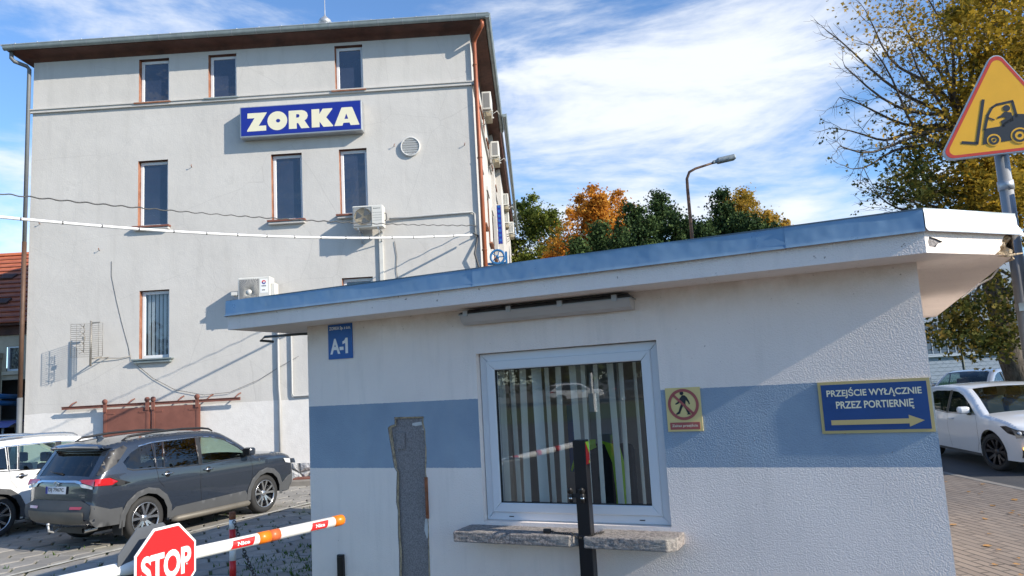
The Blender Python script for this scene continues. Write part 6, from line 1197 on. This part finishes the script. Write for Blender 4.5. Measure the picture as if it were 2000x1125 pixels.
def hatch(paint, label, loc, heading, name='parked_car', steer=0., lit=False, group=None):
    S = dict(HATCH); S['steer'] = steer; S['alloy'] = 'alloy_dark' if lit else 'alloy'; c_ = Car(S, paint, label, loc, heading, name=name, group=group)
    c_.base([H1, H2, H3], ['car_glass', 'car_glass', 'privacy_glass'], {'ws': (.90, 'car_glass', 'windshield'), 'rw': (.84, 'privacy_glass', 'rear_window')}); c_.seats((.10, -.80))
    c_.each([(-.185, .945), (-.14, 1.36), (-.24, 1.36), (-.265, .945)], 'black', 'door_pillar', .004); c_.each(c_.line([(.88, .955), (-.2, .935), (-1.2, .99), (-1.5, 1.03)], w_=.012), 'black', 'window_trim', .004)
    for L_ in ([(.88, .955), (.93, .8), (.90, .45), (.80, .30)], [(-.225, .935), (-.25, .6), (-.22, .30)], [(-1.17, .99), (-1.08, .75), (-1.0, .66)]): c_.each(c_.line(L_), 'black', 'door_gap', .003)
    for xc in (S['xr'], S['xf']): c_.each(ringpoly(xc, S['wr'], .373, .385, 0, math.pi, 20), 'black', 'arch_lip', .004)
    c_.each([(-.92, .22), (.92, .22), (.90, .265), (-.90, .265)], 'plastic_cladding', 'sill', .006)
    for x, z in ((-.06, .83), (-.98, .86)):
        for sd_ in (-1, 1): y_ = sd_*(c_.Yv([(x, z)])[0]); mb = MB(); mb.m(paint); mb.tube([(x-.09, y_+sd_*.005, z), (x-.08, y_+sd_*.03, z), (x+.08, y_+sd_*.03, z+.004), (x+.09, y_+sd_*.005, z+.004)], .012, 8); mb.build('door_handle', None, c_.t)
    for sd_ in (-1, 1): mb = MB(); mb.m(paint); mb.bbox(.64, .78, sd_*.99-.11, sd_*.99+.09, .96, 1.09, .045); mb.m('black'); mb.bbox(.66, .74, sd_*.87-.06, sd_*.87+.05, .93, .98, .01); mb.build('wing_mirror', None, c_.t)
    for q in (-1, 1):
        h_ = MB(); c_.side([(2.02, .64), (2.02, .735), (1.80, .80), (1.66, .79), (1.82, .68)], 'black', 'headlight', .008, mb=h_, build=False, sides=(q,)); V, T = cdt([(.52, .63), (.50, .70), (.86, .76), (.86, .62)], [], .06); h_.add([c_.endmap(q*u, v, 1, .010) for u, v in V], [t if q < 0 else t[::-1] for t in T]); hl_ = h_.build('headlight', None, c_.t)
        mb = MB(); y_ = q*.68; p = c_.endmap(y_, .69, 1, .02); mb.m('clear_lens'); mb.lathe([(0, .0), (.045, 0), (.04, .02), (0, .03)], p, (1, q*.5, 0), 16); p2 = c_.endmap(q*.78, .69, 1, .0); mb.lathe([(0, .0), (.035, 0), (.03, .02), (0, .025)], p2, (.8, q*.7, 0), 16); mb.build('lens', None, hl_)
        fog = MB(); p = c_.endmap(q*.74, .45, 1, .02); fog.box(p[0]-.02, p[0]+.02, p[1]-.05, p[1]+.05, .435, .47); fog.build('indicator', 'amber_lens' if lit else 'clear_lens', c_.t)
        c_.end([(q*.60, .30), (q*.62, .50), (q*.80, .47), (q*.80, .30)][::q], 'black', 'bumper_vent', 1, .012)
    c_.end([(-.46, .30), (-.42, .62), (.42, .62), (.46, .30)], 'dark_plastic', 'grille', 1, .014)
    c_.end([(-.26, .40), (.26, .40), (.26, .51), (-.26, .51)], 'plate_white', 'number_plate', 1, .022)
    for q in (-1, 1): c_.side([(-2.10, .80), (-2.06, .93), (-1.80, .95), (-1.85, .84)], 'red_lens', 'tail_light', .010, sides=(q,))
    return c_.t
hd = Vector((.451, .892, 0)).normalized(); lf_ = Vector((-hd.y, hd.x, 0)); YZ = -.25
c0 = Vector((-6.22, 12.26, 0))+hd*1.345+lf_*.90
gs = suv('grey_paint', 'dark grey SUV parked at an angle before the sliding gate, rear towards the viewer', (c0.x+.10, c0.y+.02, YZ), hd); gs.scale = (.955, .97, .99)
c1 = Vector((-9.30, 13.40, 0))+hd*1.345+lf_*.88
suv('white_car_paint', 'white SUV cut by the left frame edge beside the dark grey SUV', (c1.x, c1.y, YZ), hd, glasses=('car_glass', 'car_glass', 'car_glass', 'privacy_glass'))
hd2 = Vector((-.12, -.993, 0)).normalized(); lf2 = Vector((-hd2.y, hd2.x, 0)); c2 = Vector((8.18, 13.18, 0))-hd2*1.32+lf2*.86
hatch('white_car_paint', 'white hatchback driving down the street behind the booth corner', (c2.x, c2.y, -.02), hd2, name='passing_car', steer=rad(16), lit=True)
hatch('silver_paint', 'silver-grey car parked by the mesh fence across the street, before the tree trunk', (15.3, 25.2, .08), (-.78, -.62))
VAN = dict(SUV); VAN['H'] = 1.98; VAN['zb'] = 1.15; VAN['tum'] = .13
VAN['prof'] = [('rb', [(-2.3, .38, .05), (-2.4, .5, .05), (-2.4, .76, .05)]), ('tg', [(-2.4, .76, .05), (-2.4, 1.0, .05), (-2.37, 1.15, .04)]), ('rw', [(-2.37, 1.15, .04), (-2.32, 1.5, .04), (-2.25, 1.78, .03)]), ('roof', [(-2.25, 1.78, .03), (-2.1, 1.92, .03), (-1, 1.98, .03), (0, 1.97, .03), (.5, 1.90, .04)]), ('ws', [(.5, 1.90, .04), (.95, 1.6, .06), (1.35, 1.28, .06), (1.5, 1.18, .06)]), ('hood', [(1.5, 1.18, .05), (1.85, 1.08, .05), (2.2, .93, .06)]), ('nose', [(2.2, .93, .06), (2.3, .75, .1), (2.3, .5, .1), (2.2, .35, .08)])]
def van(paint, label, loc, heading):
    c_ = Car(VAN, paint, label, loc, heading, cat='van', name='parked_van'); w1 = [(1.05, 1.22), (.75, 1.50), (.45, 1.76), (.1, 1.80), (.05, 1.20)]; w2 = [(-.05, 1.20), (0, 1.80), (-1.05, 1.80), (-1.1, 1.20)]; w3 = [(-1.2, 1.20), (-1.15, 1.80), (-1.95, 1.76), (-2.1, 1.22)]
    c_.base([w1, w2, w3], ['privacy_glass']*3, {'ws': (.9, 'car_glass', 'windshield'), 'rw': (.82, 'privacy_glass', 'rear_window')})
    for q in (-1, 1): c_.side([(-2.38, .85), (-2.36, 1.3), (-2.27, 1.3), (-2.28, .85)], 'red_lens', 'tail_light', .008, sides=(q,))
    c_.each(c_.line([(1.1, 1.2), (1.1, .6), (.9, .45)]), 'black', 'door_gap', .003); c_.end([(-.5, .5), (-.5, .85), (.5, .85), (.5, .5)], 'dark_plastic', 'grille', 1, .016)
van('silver_paint', 'grey van with dark side glass between the white SUV and the office block corner', (-17.4, 23.6, -.3), (-1, -.05))

# ================================================================== TREES
def leaves(centres, spread, n, size, flat=.5):
    C = np.array(centres); idx = RNG.integers(0, len(C), n); sp_ = np.array(spread)[idx] if hasattr(spread, '__len__') else np.full(n, spread)
    P = C[idx]+RNG.normal(0, 1, (n, 3))*sp_[:, None]*np.array([1, 1, .7]); a = RNG.normal(0, 1, (n, 3)); a[:, 2] *= flat; a /= np.linalg.norm(a, axis=1)[:, None]
    u = RNG.normal(0, 1, (n, 3)); b = np.cross(a, u); b /= np.linalg.norm(b, axis=1)[:, None]; s_ = size*RNG.uniform(.6, 1.3, n)[:, None]
    # five-pointed kite
    V = np.stack([P-a*s_*.5, P-b*s_*.45+a*s_*.12, P-b*s_*.16+a*s_*.10, P+a*s_*.5, P+b*s_*.18+a*s_*.10, P+b*s_*.45+a*s_*.10], 1)
    return V.reshape(-1, 3), [tuple(range(i*6, i*6+6)) for i in range(n)], np.repeat(RNG.random(len(C))[idx]*.55+RNG.random(n)*.45, 1)
def crown(name, mt, par, centres, spread, n, size, flat=.5):
    V, F_, at = leaves(centres, spread, n, size, flat); mb = MB(); mb.v = V.tolist(); mb.f = F_; mb.ms = [mt]; mb.mi = [0]*n; mb.sm = [False]*n; return mb.build(name, None, par, attr=at)
def ell(c, r, n, shell=.55):
    u = RNG.normal(0, 1, (n, 3)); u /= np.linalg.norm(u, axis=1)[:, None]; q = RNG.uniform(shell**3, 1, n)**(1/3); return np.array(c)+u*np.array(r)*q[:, None]
def branch(mb, a, b, r0, r1, wob=.06, n=7, seg=6):
    a, b = Vector(a), Vector(b); L = (b-a).length; ph = RNG.uniform(0, 6.28, 3); pts = []
    for i in range(n+1):
        t = i/n; p = a.lerp(b, t)+ZA*(math.sin(t*math.pi)*-.04*L); e_ = math.sin(t*math.pi); p += Vector((math.sin(t*5+ph[0]), math.sin(t*4+ph[1]), math.sin(t*6+ph[2])))*wob*L*e_*.5; pts.append(p)
    mb.tube(pts, [r0+(r1-r0)*i/n for i in range(n+1)], seg); return pts
def twigs(mb, pts, L, r, depth, fan=1., tips=None, dirn=None):
    for i in range(1, len(pts)):
        d_ = (pts[i]-pts[i-1]).normalized()
        for _ in range(2 if depth > 1 else 2):
            if RNG.random() < .25: continue
            v = (d_*1.0+Vector(RNG.normal(0, .55, 3))*fan).normalized(); l_ = L*RNG.uniform(.5, 1.15); q = branch(mb, pts[i], pts[i]+v*l_+ZA*(-.05*l_), r, r*.4, .08, 4, 4 if depth > 1 else 3)
            if depth > 1: twigs(mb, q, L*.5, r*.55, depth-1, fan, tips)
            elif tips is not None: tips.append(q[-1])
def tree(name, label, base, trunk_h, r, crown_c, crown_r, mt, ncl, nleaf, size, spread, group=None, limbs=8, shell=.4, lean=(0, 0)):
    b = Vector(base); t = thing(name, label, 'tree', tuple(b), WORLD, group); mb = MB(); mb.m('bark'); top = b+Vector((lean[0], lean[1], trunk_h)); pts = branch(mb, b, top, r, r*.55, .03, 6, 10)
    C = []
    for cc, cr in zip(crown_c, crown_r): C += list(ell(cc, cr, max(3, int(ncl*np.prod(cr)**.6/sum(np.prod(q)**.6 for q in crown_r))), shell))
    for i in range(limbs):
        c_ = C[int(i*len(C)/limbs)]; s_ = pts[RNG.integers(len(pts)-3, len(pts))]; br_ = branch(mb, s_, c_, r*.32, r*.06, .10, 6, 5)
        for _ in range(3): k_ = RNG.integers(2, 6); e_ = C[RNG.integers(0, len(C))]; e_ = Vector(e_); st_ = br_[k_]; branch(mb, st_, st_+(e_-st_)*min(1, 2.2/max(.1, (e_-st_).length)), r*.1, r*.03, .1, 4, 4)
    OUT = []
    for _ in range(int(ncl*.35)):
        q = Vector(C[RNG.integers(0, len(C))]); cc = Vector(crown_c[0]); v = (q-cc).normalized()*RNG.uniform(.2, .5)*min(crown_r[0])*.5+ZA*RNG.uniform(0, .4); branch(mb, q, q+v, .014, .004, .1, 3, 3); OUT.append(tuple(q+v))
    mb.build('trunk', None, t, org=None); CC = list(C)+OUT; sp_ = np.concatenate([RNG.uniform(.55, 1.25, len(C))*spread, np.full(len(OUT), spread*.42)])
    V, F_, at = leaves(CC, sp_, nleaf, size); mb = MB(); mb.v = V.tolist(); mb.f = F_; mb.ms = [mt]; mb.mi = [0]*nleaf; mb.sm = [False]*nleaf; mb.build('crown', None, t, attr=at); return t
gz = 0.
tree('broadleaf_tree', 'green broadleaf tree at the far corner of the office block', (1.9, 50, gz), 6, .30, [(1.9, 50, 10.4), (.9, 49.5, 8.5), (2.9, 50.5, 9.0), (2, 50, 13.0)], [(2.1, 2, 2.5), (1.8, 2, 2.2), (1.7, 2, 2.2), (1.3, 1.5, 1.2)], 'leaf_green', 150, 30000, .22, .45)
tree('broadleaf_tree', 'orange autumn tree between the green tree and the dark pines', (4.6, 42, gz), 6, .25, [(4.6, 42, 10.3), (5.7, 42, 11.1), (3.6, 42, 8.9), (5.0, 42, 8.4), (4.6, 42, 12.1), (6.0, 42, 9.8)], [(1.5, 1.5, 1.5), (1.1, 1.2, 1.4), (1.4, 1.4, 1.2), (1.9, 1.6, 1.3), (.8, .8, .8), (.9, .9, 1.2)], 'leaf_orange', 150, 26000, .18, .32)
tree('broadleaf_tree', 'thin leafless-topped tree left of the orange crown', (3.2, 44, gz), 7.5, .16, [(3.0, 44, 10.4), (2.6, 44, 9.6)], [(.9, .9, 1.3), (.8, .8, .9)], 'leaf_gold', 22, 500, .18, .3, limbs=14)
tree('broadleaf_tree', 'golden-brown autumn tree right of the street lamp behind the booth roof', (14.2, 43, gz), 6, .22, [(14.0, 43, 10.4), (15.1, 43, 9.8), (13.2, 43, 10.6), (13.9, 43, 11.7), (15.9, 43, 9.3)], [(1.3, 1.2, 1.2), (1.1, 1.0, .9), (.8, .8, 1.2), (.7, .7, .8), (.7, .7, .6)], 'leaf_gold', 110, 15000, .17, .30)
def pine(label, x, y, h, w_, n=9500):
    w_ = w_*1.45
    t = thing('pine_tree', label, 'pine tree', (x, y, 0), WORLD, 'dark pines behind the booth roof'); mb = MB(); mb.m('bark'); branch(mb, (x, y, 0), (x, y, h*.97), .16, .02, .01, 6, 6); C, sp = [], []
    for i in range(150):
        t_ = RNG.uniform(.25, 1)**.8; a = RNG.uniform(0, 6.28); rr = w_*(1.04-t_)**.75*RNG.uniform(.45, 1.1)+.05; z_ = h*t_+RNG.uniform(-.1, .15); c_ = (x+rr*math.cos(a), y+rr*math.sin(a), z_+rr*.25+RNG.uniform(0, .25)); C.append(c_)
        if i % 4 == 0: branch(mb, (x, y, z_-.2), c_, .035, .01, .04, 3, 4)
    for _ in range(9):
        a, rr = RNG.uniform(0, 6.28), w_*RNG.uniform(.0, .55); zt_ = h*RNG.uniform(.86, 1.03)-rr*.9
        for k_ in range(7): C.append((x+rr*math.cos(a), y+rr*math.sin(a), zt_-k_*.17))
        mb.tube([(x+rr*math.cos(a), y+rr*math.sin(a), zt_-1.2), (x+rr*math.cos(a), y+rr*math.sin(a), zt_+.12)], .02, 3)
    sp_ = np.concatenate([RNG.uniform(.12, .26, 150), np.tile(np.linspace(.04, .16, 7), 9)])
    mb.build('trunk', None, t); crown('crown', 'needle', t, C, sp_, n, .15, 1.6)
pn = ['leftmost', 'second from left', 'third from left', 'fourth from left']
for i, (px, top, D_, w_, lb) in enumerate([(1132, 472, 34, .9, 'small dark pine at the left end of the pine row, under the orange tree'), (1172, 446, 35, 1.1, 'dark pine just right of the smallest pine, under the orange crown'), (1237, 408, 36, 1.35, 'tall dark pine right beside the orange crown'), (1287, 388, 36.5, 1.5, 'tallest dark pine midway between the orange tree and the street lamp'), (1318, 424, 35, 1.2, 'dark pine left of the street lamp, lower than the tallest one'), (1345, 440, 36.5, 1.2, 'low dark pine standing right behind the street lamp pole'), (1376, 446, 34.5, 1.1, 'low dark pine right of the street lamp pole'), (1406, 386, 36, 1.35, 'tall spiky dark pine between the street lamp and the golden tree'), (1440, 430, 35, 1.3, 'dark pine under the left half of the golden tree'), (1492, 455, 36, 1.2, 'dark pine under the middle of the golden tree'), (1215, 462, 33.5, 1.3, 'squat dark pine in front of the orange crown, near the booth roof'), (1262, 440, 34, 1.2, 'squat dark pine in front of the gap left of the tallest pine'), (1470, 440, 34, 1.2, 'squat dark pine in front of the golden tree'), (1520, 448, 35.5, .9, 'dark pine at the right end of the pine row')]):
    p = pxw(px, top, D_); pine(lb, p.x, p.y, p.z, w_)
# the big street tree: leafy right half, bare left half hung with seed bunches
BT = Vector((15.0, 22, .08)); t = thing('street_tree', 'large autumn street tree with bare left branches and a brown-green crown at the right', 'tree', tuple(BT)); mb = MB(); mb.m('bark')
k1, k2, k3 = pxw(1950, 600, 22), pxw(1905, 440, 21.5), pxw(1885, 250, 21)
tr_ = [BT, pxw(1975, 700, 22), k1, pxw(1930, 520, 21.8), k2, pxw(1893, 340, 21.2), k3]; mb.tube(tr_, [.42, .34, .30, .26, .22, .17, .13], 12); 
tips, C1, C2, C3 = [], [], [], []
bare = [((1650, 130), 2), ((1615, 60), 2), ((1690, 20), 2), ((1640, 190), 2), ((1625, 250), 2), ((1640, 285), 2), ((1665, 330), 2), ((1760, 30), 2), ((1700, 90), 3), ((1800, -40), 2), ((1735, 380), 4), ((1700, 370), 4)]
for i, ((px, py), s_) in enumerate(bare):
    D_ = 20+RNG.uniform(-1.2, 1.2); st_ = Vector(tr_[min(6, max(3, 6-s_+2+(i % 2)))]) if s_ < 4 else Vector(tr_[4]); e_ = pxw(px, py, D_); q = branch(mb, st_, e_, .075, .014, .09, 10, 5); twigs(mb, q[3:], .85, .011, 2, .9, tips)
for (px, py) in ((1850, -60), (1780, 100), (1950, -80), (1990, 60), (2060, 0), (2100, 200), (2050, 330), (1960, 180), (1840, 60), (2150, 400), (2040, 480), (1830, 250), (1850, 420), (1760, 370), (1790, 310)):
    e_ = pxw(px, py, 21+RNG.uniform(-1.5, 1.5)); st_ = Vector(tr_[RNG.integers(4, 7)]) if py < 300 else Vector(tr_[RNG.integers(2, 5)]); q = branch(mb, st_, e_, .09, .02, .08, 8, 5); twigs(mb, q[3:], 1.0, .012, 1, .9, None)
for (px, py) in ((1850, 610), (1880, 650), (1900, 580), (2040, 600), (2080, 560)):
    e_ = pxw(px, py, 20.5+RNG.uniform(-1, 1)); q = branch(mb, Vector(tr_[RNG.integers(2, 4)]), e_, .05, .012, .08, 6, 4); twigs(mb, q[2:], .6, .01, 1, .9, None)
mb.build('trunk', None, t)
def cl_at(lst, px, py, rx, ry, n, D_=21, dz=1.6):
    for _ in range(n): lst.append(tuple(pxw(px+RNG.normal(0, rx), py+RNG.normal(0, ry), D_+RNG.normal(0, dz))))
cl_at(C1, 1975, 60, 55, 60, 36); cl_at(C1, 1930, 190, 45, 60, 30); cl_at(C1, 2060, 150, 70, 90, 45); cl_at(C1, 2060, 380, 60, 80, 34); cl_at(C1, 1900, 300, 30, 45, 12); cl_at(C1, 1935, 380, 40, 35, 22); cl_at(C1, 1880, 20, 25, 30, 5); cl_at(C1, 2040, -30, 90, 50, 22)
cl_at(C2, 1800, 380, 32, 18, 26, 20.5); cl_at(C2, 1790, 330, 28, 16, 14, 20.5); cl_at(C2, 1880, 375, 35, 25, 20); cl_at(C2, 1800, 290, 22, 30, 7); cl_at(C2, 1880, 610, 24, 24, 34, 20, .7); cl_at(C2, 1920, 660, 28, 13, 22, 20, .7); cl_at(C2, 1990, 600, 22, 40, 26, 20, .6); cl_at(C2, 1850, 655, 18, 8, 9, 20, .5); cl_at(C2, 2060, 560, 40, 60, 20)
cl_at(C3, 1780, 60, 40, 45, 20); cl_at(C3, 1820, 130, 30, 50, 16); cl_at(C3, 1800, 230, 25, 30, 9); cl_at(C3, 1740, 20, 30, 25, 7); cl_at(C3, 1745, 250, 10, 10, 2)
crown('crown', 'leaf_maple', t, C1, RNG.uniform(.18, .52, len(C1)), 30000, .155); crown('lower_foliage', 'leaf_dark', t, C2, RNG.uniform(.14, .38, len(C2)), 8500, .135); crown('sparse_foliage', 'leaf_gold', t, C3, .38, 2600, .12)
seeds = [p for p in tips if RNG.random() < .16 and p.x < pxw(1790, 200, 20).x and p.z < 9.6]
sb = crown('seed_bunches', 'leaf_dark', t, [tuple(p-ZA*.07) for p in seeds] or [(10, 20, 8)], .07, max(20, len(seeds)*6), .09, 3.); sb['kind'] = 'stuff'

# ================================================================== BEHIND THE VIEWER (seen in the window's reflection)
def mq(x, y, z): return tuple(mirror((x, y, z)))
mb = MB(); mb.add([mq(-30, 36, .02), mq(45, 36, .02), mq(45, 57, .02), mq(-30, 57, .02)], [(3, 2, 1, 0)]); structure('rear_lawn', mb, 'lawn')
mh = lambda v: (lambda a: a-mirror((0, 0, 0)))(mirror(v))
for i, (vx, vy, pt, lb) in enumerate(((4.6, 61, 'white_car_paint', 'white SUV parked beyond the lawn behind the viewer, reflected in the window'), (9.8, 62, 'grey_paint', 'dark SUV parked beyond the lawn behind the viewer, reflected in the window'))):
    h_ = mh(Vector((1, .12, 0))); p = mirror((vx, vy, 0)); suv(pt, lb, (p.x, p.y, .0), h_, detail=False)
for i, (vx, vy, lb) in enumerate(((-14, 70, 'first dark tree of the row behind the viewer, farthest along the lawn'), (-5, 72, 'second dark tree of the row behind the viewer'), (3, 71, 'dark tree behind the reflected white SUV'), (11, 73, 'dark tree behind the reflected dark SUV'), (19, 71, 'fifth dark tree of the row behind the viewer'), (28, 72, 'last dark tree of the row behind the viewer'))):
    p = mirror((vx, vy, 0)); tree('broadleaf_tree', lb, (p.x, p.y, 0), 3, .3, [(p.x, p.y, 6), (p.x-1, p.y+1, 3.6), (p.x+1, p.y-1, 4)], [(4.6, 4.6, 4.5), (4, 4, 2.6), (4, 4, 3)], 'leaf_green', 120, 3600, .75, .8, 'trees behind the viewer')
mb = MB(); p = mirror((4.3, 44, 0)); mb.box(p.x-.22, p.x+.22, p.y-.12, p.y+.12, 0, 1.1); mb.box(p.x-.07, p.x+.07, p.y-.07, p.y+.07, 1.1, 2.3); solo(mb, 'marker_post', 'boom_white', 'white post on the lawn behind the viewer, reflected in the window', 'post', tuple(p))
